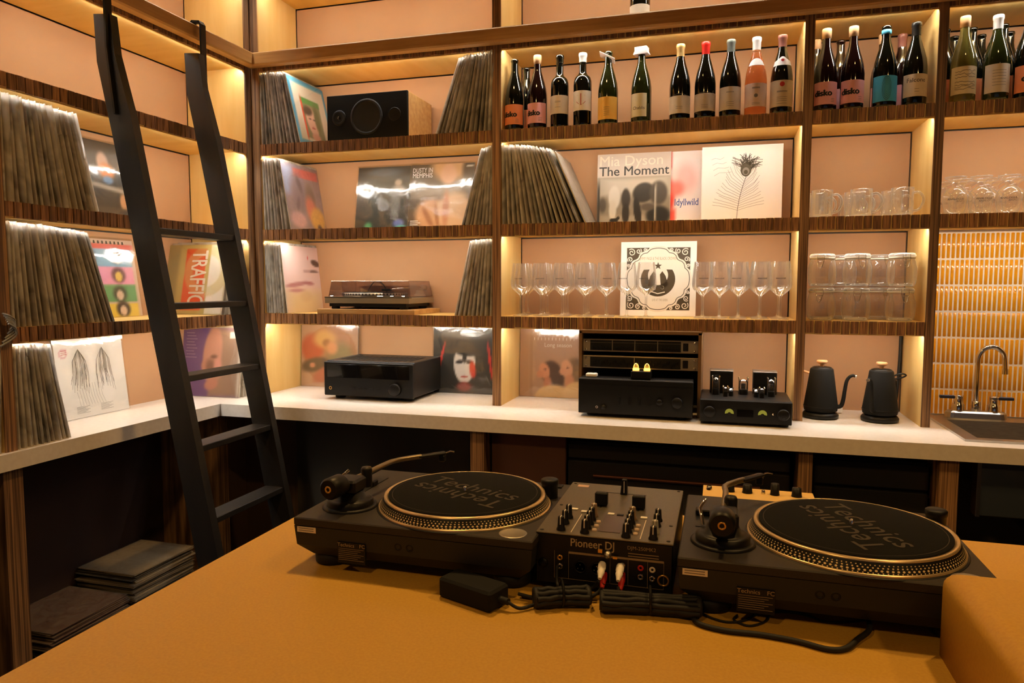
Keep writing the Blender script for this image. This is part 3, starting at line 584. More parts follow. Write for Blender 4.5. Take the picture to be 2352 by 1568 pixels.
def d_moment(mb):
    text(mb, 'Mia Dyson', .062, -.012, .282, -.0052, 0, .004, fit=.27); text(mb, 'The Moment', .056, 0, .238, -.0052, 1, .006, fit=.30)
bc(1.706, .275, ZB, 3.5, 'album with The Moment lettering above a black and white street photograph', (196, 180, 166),
   [('r', .5, .34, .5, .345, 0, (128, 116, 100), .01), ('r', .5, .55, .5, .12, 0, (190, 178, 162), .6), ('r', .5, .06, .5, .09, 0, (150, 138, 122), .4), ('e', .24, .40, .08, .16, 0, (206, 196, 182), .2), ('e', .22, .23, .05, .14, 0, (200, 190, 174), .25), ('e', .40, .38, .06, .14, 0, (52, 44, 36), .2), ('e', .40, .18, .05, .14, 0, (40, 34, 28), .2), ('e', .64, .46, .15, .13, 25, (46, 40, 32), .15), ('e', .56, .20, .05, .2, 8, (36, 30, 24), .15), ('e', .84, .45, .12, .16, 0, (70, 62, 54), .2), ('e', .84, .14, .16, .13, 0, (30, 26, 22), .25), ('e', .08, .3, .05, .1, 0, (80, 72, 62), .4), ('e', .7, .26, .1, .05, 0, (80, 70, 60), .4), ('r', .8, .3, .012, .25, 0, (176, 166, 150), .3), ('r', .02, .3, .02, .3, 0, (50, 44, 38), .4), ('e', .24, .09, .06, .03, 0, (26, 22, 18), .2), ('e', .30, .12, .022, .022, 0, (26, 22, 18), .2), ('r', .20, .045, .008, .05, 0, (26, 22, 18), .3), ('r', .28, .045, .008, .05, 0, (26, 22, 18), .3)], d_moment, ('offwhite', 'ink'), n=64)
def d_idyll(mb): text(mb, 'Idyllwild', .042, .03, .098, -.0052, 0, .006, fit=.098)
bc(1.90, .288, ZB, 3, 'white album with a red watercolour band and blue Idyllwild lettering', (238, 222, 214),
   [('r', .36, .9, .03, .12, 0, (232, 70, 60), .4), ('e', .36, .4, .08, .22, 0, (236, 76, 60), .4), ('r', .38, .1, .07, .12, 0, (236, 90, 74), .4), ('e', .58, .64, .16, .22, 0, (240, 170, 160), .5, .8), ('e', .46, .5, .1, .1, 0, (236, 120, 104), .6)], d_idyll, (P('blue_ink', (84, 92, 150), .5),))
def d_feather(mb):
    def sx(f): return -.016 + .034 * f * f
    mb.ribbon([(sx(k / 12), .19 * k / 12) for k in range(13)], .0018, -.0052, 1)
    r_ = random.Random(5)
    for k in range(16):
        f = .28 + .7 * k / 15; x0, z0 = sx(f), .19 * f; ln = .105 * (1.2 - f * .8)
        for sd in (-1, 1):
            q = r_.uniform(.9, 1.1); mb.ribbon([(x0, z0), (x0 + sd * ln * .35 * q, z0 + .008 + .012 * f), (x0 + sd * ln * .7 * q, z0 + .03 * f + .012), (x0 + sd * ln * .95 * q, z0 + .085 * f)], .0011, -.0052, 2)
    for k in range(90):
        a = R(r_.uniform(-48, 62)); x0, z0 = .018 + r_.uniform(-.012, .012), .215 + r_.uniform(-.02, .012); ln = r_.uniform(.03, .072)
        mb.ribbon([(x0, z0), (x0 + ln * .6 * math.sin(a * .7), z0 + ln * .6 * math.cos(a * .7)), (x0 + ln * math.sin(a * 1.25), z0 + ln * math.cos(a * 1.1))], .0019, -.0052, 1)
    mb.poly([(.016 + .021 * math.cos(a), .216 + .027 * math.sin(a)) for a in [2 * math.pi * k / 20 for k in range(20)]], -.0054, 1)
    mb.poly([(.016 + .014 * math.cos(a), .210 + .016 * math.sin(a)) for a in [2 * math.pi * k / 16 for k in range(16)]], -.0056, 2)
    mb.poly([(.016 + .008 * math.cos(a), .207 + .009 * math.sin(a)) for a in [2 * math.pi * k / 14 for k in range(14)]], -.0058, 1)
    for k in range(4): mb.ribbon([(-.12 + .004 * k, .262 - .022 * k), (-.105 + .006 * k, .268 - .02 * k), (-.085 + .01 * k, .262 - .018 * k), (-.07 + .01 * k, .27 - .02 * k)], .0009, -.0052, 2)
bc(2.15, .235, ZB, 1.2, 'white album with a dark peacock feather drawing and handwriting', (240, 228, 216), [], d_feather, ('grey_ink', P('feather', (70, 62, 44), .6), 'grey_ink'), n=2)
def scroll(mb, cx, cz, r0, a0, sgn, turns=1.4, wd=.0035, mi=0):
    mb.ribbon([(cx + r0 * (1 - f * .8) * math.cos(a0 + sgn * f * turns * 2 * math.pi), cz + r0 * (1 - f * .8) * math.sin(a0 + sgn * f * turns * 2 * math.pi)) for f in [k / 22 for k in range(23)]], wd, -.0055, mi)
def d_ornate(mb):
    c = .1575; h = .132
    mb.poly([(-h, c - h), (h, c - h), (h, c + h), (-h, c + h)], -.005, 0)
    lob = []
    for k in range(96):
        a = 2 * math.pi * k / 96; r_ = .118 + .016 * abs(math.cos(2 * a)) ** .6 * (1 if abs(math.cos(2 * a)) > .2 else .4) - .008 * math.exp(-((abs(math.cos(4 * a))) / .35) ** 2)
        lob.append((r_ * math.cos(a) * .98, c + r_ * math.sin(a) * .98))
    mb.poly([(x * 1.06, (z - c) * 1.06 + c) for x, z in lob], -.0051, 1)
    mb.ribbon([(x * .99, (z - c) * .99 + c) for x, z in lob] + [(lob[0][0] * .99, c)], .0028, -.0053, 0)
    for sx in (-1, 1):
        for sz in (-1, 1):
            for (dx, dz, r_, a) in ((.112, .112, .016, .8), (.082, .118, .012, 2.2), (.118, .082, .012, -.8), (.055, .124, .008, 2.5), (.124, .055, .008, 0)):
                scroll(mb, sx * dx, c + sz * dz, r_, a * sx + (0 if sx > 0 else math.pi), sx * sz, mi=1)
    def cres(cx, cz, r_, a0, a1, ox, oz, r2, y, mi):
        A = [(cx + r_ * math.cos(a0 + (a1 - a0) * k / 30), cz + r_ * math.sin(a0 + (a1 - a0) * k / 30)) for k in range(31)]
        B_ = [(cx + ox + r2 * math.cos(a0 + (a1 - a0) * k / 30), cz + oz + r2 * math.sin(a0 + (a1 - a0) * k / 30)) for k in range(31)]
        mb.add([(x, y, z) for x, z in A + B_], [(k, k + 1, 32 + k, 31 + k) for k in range(30)], mi)
    cres(0, .155, .072, R(-215), R(35), 0, .018, .042, -.0055, 0)
    for sd in (-1, 1): mb.poly([(sd * .014, .115), (sd * .044, .13), (sd * .032, .17), (sd * .018, .19), (sd * .008, .176)][::sd], -.0055, 0)
    st = [(.0 + (.017 if k % 2 == 0 else .007) * math.sin(k * math.pi / 5), .212 + (.017 if k % 2 == 0 else .007) * math.cos(k * math.pi / 5)) for k in range(10)]
    mb.poly(st[::-1], -.0055, 0)
    scroll(mb, -.014, .118, .011, 1, 1, 1.2, .003, 1); scroll(mb, .018, .12, .009, 2, -1, 1.2, .003, 1); mb.ribbon([(-.03, .105), (0, .095), (.03, .102)], .004, -.0056, 1)
    text(mb, 'JIMMY PAGE & THE BLACK CROWES', .018, 0, .243, -.0055, 2, .0, fit=.155); text(mb, 'LIVE AT THE GREEK', .014, .01, .068, -.0055, 2, 0, fit=.066)
bc(1.822, .215, ZC, 3, 'white album with an ornate dark scroll frame and crescent among the wine glasses', (238, 226, 210), [], d_ornate, (P('brown_ink', (62, 48, 26), .55), 'offwhite', P('tan_ink', (160, 136, 100), .6)), n=2)
bc(.205, .285, ZW, 3, 'clear-sleeved picture disc with orange and olive artwork behind the receiver', (184, 146, 116),
   [('e', .52, .5, .47, .47, 0, (170, 120, 84), .02), ('e', .2, .62, .2, .22, 0, (176, 70, 40), .3), ('e', .42, .76, .2, .14, 0, (206, 160, 96), .4), ('e', .45, .7, .07, .06, 0, (150, 100, 60), .5), ('e', .7, .5, .22, .2, 0, (130, 116, 70), .5), ('e', .25, .35, .25, .11, 12, (74, 56, 40), .3), ('e', .2, .34, .05, .04, 0, (190, 120, 90), .4), ('e', .4, .2, .2, .1, 30, (170, 90, 70), .4), ('e', .55, .62, .1, .1, 0, (214, 150, 100), .5), ('e', .72, .3, .1, .18, 0, (150, 120, 90), .5)], wrap='film_clear', seed=33)
bc(.925, .283, ZW, 3, 'black album with a pale narrow face shape and red arcs behind the receiver', (38, 36, 32),
   [('e', .5, .45, .17, .30, 0, (214, 206, 200), .08), ('e', .56, .68, .26, .12, 0, (44, 40, 36), .2), ('e', .5, .62, .04, .16, 0, (36, 32, 30), .25), ('e', .42, .47, .06, .03, 10, (50, 44, 44), .4), ('e', .58, .47, .06, .03, -10, (50, 44, 44), .4), ('e', .63, .36, .05, .13, 8, (196, 60, 44), .3), ('e', .5, .25, .05, .02, 0, (170, 50, 40), .3), ('e', .5, .10, .12, .07, 0, (130, 36, 30), .4), ('e', .12, .50, .02, .28, -14, (190, 48, 40), .3), ('e', .9, .5, .02, .28, 8, (190, 48, 40), .3), ('e', .5, .9, .4, .08, 0, (110, 108, 104), .6)], wrap='film_clear', seed=34)
def d_two(mb):
    for zz, x0, x1 in ((.292, -.06, .09), (.266, -.09, .11)):
        for k in range(12): mb.ribbon([(x0 + (x1 - x0) * k / 12, zz - .006), (x0 + (x1 - x0) * k / 12, zz + .006)], .003, -.0052, 0)
    text(mb, 'Long season', .026, .02, .238, -.0052, 0)
bc(1.355, .283, ZW, 3, 'tan album with two men in profile wearing cream shirts, Long season lettering', (176, 138, 110),
   [('r', .17, .5, .015, .5, 0, (150, 110, 84), .8), ('r', .03, .5, .12, .5, 0, (166, 122, 90), .4), ('e', .47, .36, .15, .17, 10, (76, 56, 44), .2), ('e', .56, .26, .11, .14, 0, (84, 64, 52), .3), ('e', .37, .38, .075, .12, 15, (206, 142, 106), .2), ('e', .30, .33, .05, .05, 30, (200, 136, 100), .3), ('e', .42, .2, .06, .1, 0, (190, 124, 90), .3), ('e', .83, .40, .16, .18, 0, (120, 92, 66), .25), ('e', .88, .28, .11, .14, 0, (130, 104, 74), .3), ('e', .70, .42, .085, .13, 10, (214, 158, 122), .2), ('e', .64, .38, .05, .05, 30, (212, 154, 118), .3), ('e', .74, .24, .07, .1, 0, (206, 144, 106), .3), ('e', .48, .02, .25, .16, 10, (222, 180, 118), .12), ('e', .86, .04, .22, .2, 10, (228, 188, 130), .12), ('e', .38, .40, .02, .012, 0, (90, 60, 50), .6), ('e', .71, .44, .02, .012, 0, (100, 70, 56), .6)], d_two, ('offwhite',), wrap='film_clear', seed=35)
# --- flat records stored under the left worktop
def flat_stack(u, n, z0, group, label, tones, d=.02):
    z = z0
    for i in range(n):
        t = thing('record', label, 'record', loc_of('L', u + rnd.uniform(-.012, .012), d + rnd.uniform(0, .012), z), (0, 0, R(90) + rnd.uniform(-.04, .04)), group)
        hgt = .0045
        MB().box(-LP / 2, LP / 2, 0, LP * .85, 0, hgt).build('sleeve', 'card%d' % rnd.choice(tones), t)
        MB().box(-LP / 2 - .004, LP / 2 + .004, -.004, LP * .86, hgt, hgt + .001).build('outer_sleeve', 'film', t)
        z += hgt + .0016
flat_stack(-.95, 20, .166, 'flat records in the left stack under the worktop', 'record lying flat in the left stack below the worktop', [9, 5, 1, 3, 9])
flat_stack(-.6, 30, .166, 'flat records in the right stack under the worktop', 'record lying flat in the taller stack below the worktop', [0, 2, 4, 8, 3])
# ------------------------------------------------------------------ wine bottles
BURG = [(.0, .004), (.034, 0), (.0395, .004), (.0405, .012), (.0405, .125), (.0398, .14), (.0365, .165), (.030, .19), (.0225, .215), (.0168, .235), (.0148, .25), (.0143, .272), (.0143, .281), (.0162, .282), (.0162, .29), (.014, .2915), (.012, .2915)]
BORD = [(.0, .004), (.033, 0), (.0365, .004), (.0372, .012), (.0372, .168), (.0365, .182), (.0325, .196), (.024, .205), (.0175, .211), (.0150, .22), (.0143, .245), (.0143, .281), (.0160, .282), (.0160, .290), (.014, .2915), (.012, .2915)]
BM = {}
def bottle_glass(kind, m):
    if (kind, m) not in BM: BM[(kind, m)] = MB().lathe(BURG if kind == 'burg' else BORD, 28).mesh('glass', m)
    return BM[(kind, m)]
def wrap_label(r, z0, z1, half, m, ang=0., seg=16, arch=0.):
    mb = MB(); V = []
    for k in range(seg + 1):
        f = -1 + 2 * k / seg; a = ang + half * f
        V += [(r * math.sin(a), -r * math.cos(a), z0), (r * math.sin(a), -r * math.cos(a), z1 - arch * f * f)]
    return mb.add(V, [(2 * k, 2 * k + 2, 2 * k + 3, 2 * k + 1) for k in range(seg)], 0, True)
def bottle(u, d, z, label, kind='burg', glass='glass_dark', lab=None, words=(), cap=None, neck=None, marks=None, group='wine bottles on the shelves', turn=0., cat='bottle', sc_=1.):
    t = thing('wine_bottle', label, cat, (u, d, z + .0006), (0, 0, R(turn)), group); t.scale = (sc_, sc_, sc_)
    place('glass', bottle_glass(kind, glass), t)
    r = (.0405 if kind == 'burg' else .0372) + .0004
    if lab:
        z0, z1, half, c = lab; c = tuple(min(255, int(x * 1.13 + 4)) for x in c)
        lb_ = wrap_label(r, z0, z1, R(half), c).build('label', P('label_%d_%d_%d' % c, c, .55, noise=(18, tuple(int(x * .95) for x in c))), t)
        if words or marks:
            mb = MB()
            for wd in words: text_cyl(mb, wd[0], wd[1], r + .0003, wd[2], R(wd[3]) if len(wd) > 3 else 0, wd[4] if len(wd) > 4 else 0, wd[5] if len(wd) > 5 else 0.)
            if marks: marks(mb, r + .0003)
            mb.build('label_print', ['ink', 'red', 'grey_ink'], lb_)
    if cap:
        m, z0 = cap[:2]; top = .2915
        if len(cap) > 2:      # cork pushed in or glass stopper
            MB().lathe([(.0125, .262), (.0138, z0), (.0162, z0 + .001), (.0168, top + .004), (.0158, top + .009), (0, top + .0095)], 20).build('cork', m, t)
        else:
            MB().lathe([(.0152, z0), (.0154, .279), (.0170, .281), (.0171, .2905), (.0158, .2945), (.0, .295)], 22).build('capsule', m, t)
    if neck == 'band':
        lb2 = MB(); V = []; seg = 18
        for k in range(seg + 1):
            a = R(-70 + 140 * k / seg); arch = .016 * math.exp(-((k - seg / 2) / 4.5) ** 2)
            for zz in (.178, .196 + arch):
                rr = np_interp(BURG, zz) + .0005; V.append((rr * math.sin(a), -rr * math.cos(a), zz))
        lb2.add(V, [(2 * k, 2 * k + 2, 2 * k + 3, 2 * k + 1) for k in range(seg)], 0, True); n_ = lb2.build('neck_label', 'white', t)
        mb = MB(); rr = np_interp(BURG, .197) + .0016; mb.lathe([(0, 0), (.006, 0)], 16); mb.xf(Matrix.Translation((0, -rr - .0002, .197)) @ Matrix.Rotation(R(72), 4, 'X')); mb.build('seal', 'red', n_)
    if neck == 'dome':
        lb2 = MB(); V = []; seg = 14
        for k in range(seg + 1):
            f = -1 + 2 * k / seg; a = R(62 * f)
            for zz in (.186, .186 + .026 * math.sqrt(max(0, 1 - f * f)) + .0005):
                rr = np_interp(BURG, zz) + .0006; V.append((rr * math.sin(a), -rr * math.cos(a), zz))
        lb2.add(V, [(2 * k, 2 * k + 2, 2 * k + 3, 2 * k + 1) for k in range(seg)], 0, True).build('neck_label', 'white', t)
    return t
def np_interp(prof_, z):
    for (r0, z0), (r1, z1) in zip(prof_, prof_[1:]):
        if z0 <= z <= z1: return r0 + (r1 - r0) * (z - z0) / max(1e-9, z1 - z0)
    return prof_[-1][0]
ORANGE, PINK, CREAM, WHT = (222, 134, 86), (218, 156, 158), (206, 190, 166), (226, 212, 192)
DISKO = [('disko', .030, .062, -16, 0, .04)]
def lines(zs, half=20, mi=2, a0=0.):
    def f(mb, r):
        for z in zs:
            for k in range(8):
                a = R(a0 - half + 2 * half * k / 8); b = R(a0 - half + 2 * half * (k + 1) / 8)
                mb.add([(r * math.sin(q), -r * math.cos(q), zz) for q, zz in ((a, z), (b, z), (b, z + .0012), (a, z + .0012))], [(0, 1, 2, 3)], mi)
    return f
def arc_lines(zs):
    l0 = lines(zs, 18, 2)
    def f(mb, r):
        l0(mb, r)
        for k in range(16):
            f0, f1 = -1 + k / 8, -1 + (k + 1) / 8; a, b = R(55 * f0), R(55 * f1); za, zb = .098 - .012 * f0 * f0, .098 - .012 * f1 * f1
            mb.add([(r * math.sin(a), -r * math.cos(a), za), (r * math.sin(b), -r * math.cos(b), zb), (r * math.sin(b), -r * math.cos(b), zb + .001), (r * math.sin(a), -r * math.cos(a), za + .001)], [(0, 1, 2, 3)], 2)
    return f
def anchor(mb, r):
    def pt(x, z): a = x / r; return (r * math.sin(a), -r * math.cos(a), z)
    def st(pts, wd):
        for (x0, z0), (x1, z1) in zip(pts, pts[1:]):
            dx, dz = x1 - x0, z1 - z0; L = math.hypot(dx, dz); nx, nz = -dz / L * wd / 2, dx / L * wd / 2
            mb.add([pt(x0 - nx, z0 - nz), pt(x1 - nx, z1 - nz), pt(x1 + nx, z1 + nz), pt(x0 + nx, z0 + nz)], [(0, 1, 2, 3)], 1)
    st([(0, .085), (0, .128)], .003); st([(-.016, .121), (.016, .121)], .0016); st([(-.019, .097), (-.012, .09), (0, .083), (.012, .09), (.019, .097)], .0018)
def disc_mark(z, rad, mi, more=None):
    def f(mb, r):
        V = [(0, 0)] + [(rad * math.cos(2 * math.pi * k / 16), rad * math.sin(2 * math.pi * k / 16)) for k in range(16)]
        mb.add([(r * math.sin(x / r), -r * math.cos(x / r), z + y) for x, y in V], [(0, 1 + k, 1 + (k + 1) % 16) for k in range(16)], mi)
        if more: more(mb, r)
    return f
def crest(mb, r): pass
bottle(1.236, .056, ZA, 'dark wine bottle with an orange disko label at the left end of the shelf', lab=(.022, .103, 72, ORANGE), words=DISKO, marks=lines((.03, .036, .042), 10, 2, 30))
bottle(1.262, .150, ZA, 'dark wine bottle tucked behind the orange and pink disko bottles', lab=(.022, .103, 72, ORANGE), sc_=.97)
bottle(1.334, .056, ZA, 'red wine bottle with a pink disko label and a pale cork', glass='glass_red', lab=(.022, .103, 72, PINK), words=DISKO, marks=lines((.03, .036, .042), 10, 2, 30), cap=('cork', .264, 1))
bottle(1.427, .06, ZA, 'square-shouldered dark bottle with a plain silvery cream label', 'bord', lab=(.055, .128, 78, CREAM), marks=lines((.10, .104, .08), 18), cap=('glass_dark', .262))
bottle(1.522, .06, ZA, 'square-shouldered dark bottle with a red anchor label and white stopper', 'bord', lab=(.062, .14, 74, WHT), marks=anchor, cap=('foil_white', .258))
b5 = bottle(1.626, .06, ZA, 'green bottle with a yellow label and a white card hung on its neck', glass='glass_green', lab=(.020, .108, 70, (226, 172, 74)), marks=lines((.035, .042, .05, .058, .066), 16))
mb = MB().box(-.034, .034, -.022, .022, -.0012, .0012); mb.xf(Matrix.Translation((-.004, -.004, .269)) @ Matrix.Rotation(R(28), 4, 'Y') @ Matrix.Rotation(R(-12), 4, 'X')); mb.build('neck_card', 'paper', b5)
b6 = bottle(1.758, .06, ZA, 'green bottle with a narrow cream Chablis label and a folded white tag on top', glass='glass_green', lab=(.022, .112, 50, (214, 204, 168)), words=[('Chablis', .017, .055, 4)], turn=-12)
mb = MB(); mb.box(-.024, .024, -.018, .018, .278, .2965); mb.prism([(-.03, .268), (.03, .268), (.024, .28), (-.024, .28)], -.02, .02); mb.build('folded_tag', 'paper', b6)
bottle(1.908, .06, ZA, 'dark wine bottle with a pale gold capsule and cream label', lab=(.025, .092, 76, CREAM), marks=arc_lines((.05, .043)), cap=('foil_gold', .232))
b8 = bottle(2.003, .06, ZA, 'dark wine bottle with a red capsule and an embossed crest', lab=(.028, .094, 76, (186, 170, 150)), marks=arc_lines((.05, .044, .038)), cap=('foil_red', .236))
mb = MB()
for k in range(26):
    a = 2 * math.pi * k / 26
    for rad, sz in ((.0125, .0012), (.007, .001)):
        x, zz = rad * math.cos(a), .163 + rad * 1.15 * math.sin(a); rr = np_interp(BURG, zz) + .0002
        mb.box(x - sz, x + sz, -math.sqrt(max(0, rr * rr - x * x)) - .0008, -math.sqrt(max(0, rr * rr - x * x)) + .001, zz - sz, zz + sz)
mb.build('embossed_crest', 'glass_dark', b8)
bottle(2.096, .06, ZA, 'dark wine bottle with a grey capsule and a stone-coloured label', lab=(.026, .112, 68, (190, 174, 152)), marks=lines((.04, .047, .054, .09, .092), 20), cap=('foil_grey', .243))
bottle(2.189, .06, ZA, 'rosé bottle with orange wine, a white screw cap and a rooster label', glass='glass_rose', lab=(.032, .118, 72, (206, 178, 160)), marks=disc_mark(.072, .007, 2, lines((.045, .04, .098, .1, .102), 20)), cap=('foil_white', .243), neck='dome')
bottle(2.281, .06, ZA, 'dark wine bottle with a maroon capsule, round neck seal and tan label', lab=(.026, .122, 76, (192, 172, 142)), marks=disc_mark(.107, .009, 1, lines((.06, .053, .046, .036, .078, .080, .082), 26)), cap=('foil_maroon', .250), neck='band')
for u, wh in ((2.433, 'left'), (2.524, 'right')):
    bottle(u, .055, ZA, '%s one of the twin pink disko bottles in the narrow bay' % wh, glass='glass_red', lab=(.022, .103, 72, PINK), words=DISKO, marks=lines((.03, .036, .042), 10, 2, 34), cap=('cork', .264, 1))
b = bottle(2.632, .055, ZA, 'dark bottle with a turquoise label and blue neck band', lab=(.020, .110, 74, (60, 150, 186)), marks=None)
MB().lathe([(.0152, .262), (.0166, .263), (.0166, .277), (.0152, .278)], 20).build('neck_band', 'foil_blue', b)
mb = MB()
for k in range(5):
    rx, rz = .016 - .0028 * k, .042 - .007 * k
    for j in range(28):
        a, c_ = 2 * math.pi * j / 28, 2 * math.pi * (j + 1) / 28; r = .0412
        q = [(rx * s_ * math.cos(x_), .066 + rz * s_ * math.sin(x_)) for x_, s_ in ((a, 1), (c_, 1), (c_, .95), (a, .95))]
        mb.add([(r * math.sin(x / r), -r * math.cos(x / r), z) for x, z in q], [(3, 2, 1, 0)])
mb.build('label_print', P('navy_ink', (24, 60, 84), .5), b)
bottle(2.729, .055, ZA, 'dark bottle with a black capsule and a pale Falcone label', lab=(.030, .108, 70, (204, 186, 162)), words=[('Falcone', .021, .086, -4)], marks=lines((.055, .046), 10), cap=('foil_black', .24))
for u, c, txt in ((2.412, 'cork', 'cork-topped wine bottle behind the left pink disko bottle'), (2.498, None, 'wine bottle hidden behind the twin pink disko bottles'), (2.645, 'cork', 'cork-topped bottle behind the turquoise label bottle'), (2.71, 'foil_maroon', 'cork-topped bottle with a pink label behind the Falcone bottle')):
    bottle(u, .175, ZA, txt, glass='glass_red', lab=(.022, .103, 72, PINK), cap=(c, .264, 1) if c == 'cork' else (c, .24) if c else None)
def hills(mb, r):
    rr_ = random.Random(4)
    for z in (.045, .052, .058, .068, .085, .095, .105):
        zz = z
        for k in range(12):
            a, b_ = R(-50 + 8 * k), R(-42 + 8 * k); z2 = z + rr_.uniform(-.003, .003)
            mb.add([(r * math.sin(q), -r * math.cos(q), h_) for q, h_ in ((a, zz), (b_, z2), (b_, z2 + .0014), (a, zz + .0014))], [(0, 1, 2, 3)], 0); zz = z2
bottle(2.882, .055, ZA, 'pale green bottle with a sketched landscape label and cork', glass='glass_pale', lab=(.028, .122, 74, (206, 190, 156)), marks=hills, cap=('cork', .262, 1))
bottle(2.983, .055, ZA, 'green bottle with a white ribbed screw cap and a cream script label', glass='glass_green', lab=(.026, .122, 68, (196, 182, 162)), marks=lines((.05, .06, .07, .08, .09, .1), 30, 2), cap=('foil_white', .243))
bottle(3.078, .06, ZA, 'dark bottle with an orange disko label at the right edge', lab=(.022, .112, 74, ORANGE), words=[('disko', .030, .068, 6, 0, .04)])
for u, d in ((2.845, .15), (2.935, .16), (3.03, .15), (3.12, .15), (2.90, .245), (2.99, .25), (3.08, .245), (3.16, .06), (3.25, .06)):
    bottle(u, d, ZA, 'dark bottle in the back rows of the right wine bay', lab=(.022, .103, 72, ORANGE) if d < .2 else None, group='dark bottles behind in the right bay')
bottle(1.74, .13, ZR + .0, 'bottle standing alone on the shelf above the ladder rail', glass='glass_dark', lab=(.024, .105, 76, WHT))

# ------------------------------------------------------------------ glassware
GP = [(.0005, .0010), (.028, .0012), (.033, .0018), (.034, .003), (.028, .0045), (.010, .0075), (.0052, .013), (.0046, .03), (.0044, .075), (.0052, .088), (.010, .094), (.036, .116), (.0405, .127), (.0415, .136), (.0405, .155), (.037, .19), (.0335, .218), (.0325, .224)]
m_ = MB(); m_.open = True; m_.lathe(GP, 28); GM = m_.mesh('glass', 'clear')
m_ = MB(); text_cyl(m_, 'ANALOGUE', .0068, .0408, .158, 0, 0, .01); GT = m_.mesh('printed_name', 'ink')
def glass(u, d, z, label, turn=0, named=True):
    t = thing('wine_glass', label, 'glass', (u, d, z), (0, 0, R(turn)), 'printed wine glasses'); place('bowl_and_stem', GM, t)
    if named: place('printed_name', GT, t)
GX = [1.263, 1.353, 1.444, 1.537, 1.627, 1.712, 1.790, 2.01, 2.075, 2.147, 2.227, 2.300]
for i, u in enumerate(GX):
    lab_ = 'printed wine glass in the front row left of the ornate album' if i < 5 else 'printed wine glass standing in front of the ornate album' if i < 7 else 'printed wine glass in the front row right of the ornate album'
    glass(u, .058, ZC + .0004, lab_, rnd.uniform(-20, 20))
for i, u in enumerate(GX):
    if i in (5, 6): continue
    glass(u + (-.008 if i < 5 else .0), .142, ZC + .0004, 'clear wine glass in the middle row of glasses', rnd.uniform(-25, 25), False)
    if i < 4 or i > 8: glass(u + (-.012 if i < 5 else .004), .226, ZC + .0004, 'clear wine glass in the back row of glasses', rnd.uniform(-25, 25), False)
# glass mugs
m_ = MB(); m_.open = True
m_.lathe([(.0, .006), (.030, .005), (.033, .0015), (.0355, .003), (.037, .012), (.0375, .09), (.0372, .103), (.0352, .103), (.0345, .09), (.034, .013), (.03, .010), (.0, .010)], 26)
MUG = m_.mesh('body', 'clear_rib'); MH = MB().tube([(.036, 0, .084), (.052, 0, .086), (.066, 0, .07), (.067, 0, .048), (.054, 0, .024), (.036, 0, .018)], .0042, 8, smooth_path=4).mesh('handle', 'milk_glass')
for i, u in enumerate((2.438, 2.573, 2.71)):
    for j in range(3):
        t = thing('glass_mug', ['left', 'middle', 'right'][i] + ' column of clear glass mugs, ' + ['front', 'second', 'rear'][j] + ' one', 'mug', (u - .008 * j if i < 2 else u - .016 * j, .07 + .09 * j, ZB + .0004), (0, 0, R(-8 + 6 * j)), 'clear glass mugs')
        place('body', MUG, t); place('handle', MH, t)
# swing-top jars
JP = [(0, .002), (.038, .0015), (.043, .005), (.048, .02), (.0505, .045), (.0495, .07), (.045, .092), (.0415, .1), (.042, .104)]
m_ = MB(); m_.open = True; m_.lathe(JP, 64, rib=.006); JB = m_.mesh('body', 'clear_rib')
JL = MB().lathe([(.040, .1105), (.0455, .111), (.0462, .116), (.044, .119), (.042, .1225), (.036, .124), (0, .1235)], 28).mesh('lid', 'milk_glass')
JR = MB().lathe([(.0405, .1045), (.0448, .1045), (.0448, .1102), (.0405, .1102)], 28).mesh('rubber_seal', P('seal', (226, 216, 198), .5))
mb = MB(); mb.tube([(-.012, -.046, .119), (-.013, -.0485, .1), (-.012, -.0485, .094), (.012, -.0485, .094), (.013, -.0485, .1), (.012, -.046, .119)], .0011, 5)
mb.tube([(-.011, -.049, .097), (-.008, -.054, .075), (0, -.0555, .068), (.006, -.054, .076), (.011, -.049, .097)], .0014, 5); JC = mb.mesh('wire_clasp', 'chrome')
JF = MB().lathe([(0, .0035), (.036, .003), (.0395, .007), (.038, .012), (0, .0105)], 28).mesh('thick_bottom', 'milk_glass')
def jar(u, d, z, label, turn):
    t = thing('storage_jar', label, 'jar', (u, d, z), (0, 0, R(turn)), 'ribbed swing-top glass jars')
    place('body', JB, t); place('thick_bottom', JF, t); place('lid', JL, t); place('rubber_seal', JR, t); place('wire_clasp', JC, t)
for i, u in enumerate((2.446, 2.567, 2.717)):
    for k in range(2):
        jar(u, .065, ZC + .0004 + k * .1262, ['left', 'middle', 'right'][i] + ' front ribbed glass jar, ' + ['lower', 'upper'][k] + ' of its stack', -14 + 10 * i + 14 * (k == 1) * (i == 1))
        if i: jar(u - (.03 if i == 1 else .045), .2, ZC + .0004 + k * .1262, ['left', 'middle', 'right'][i] + ' rear ribbed glass jar, ' + ['lower', 'upper'][k] + ' of its stack', 20)
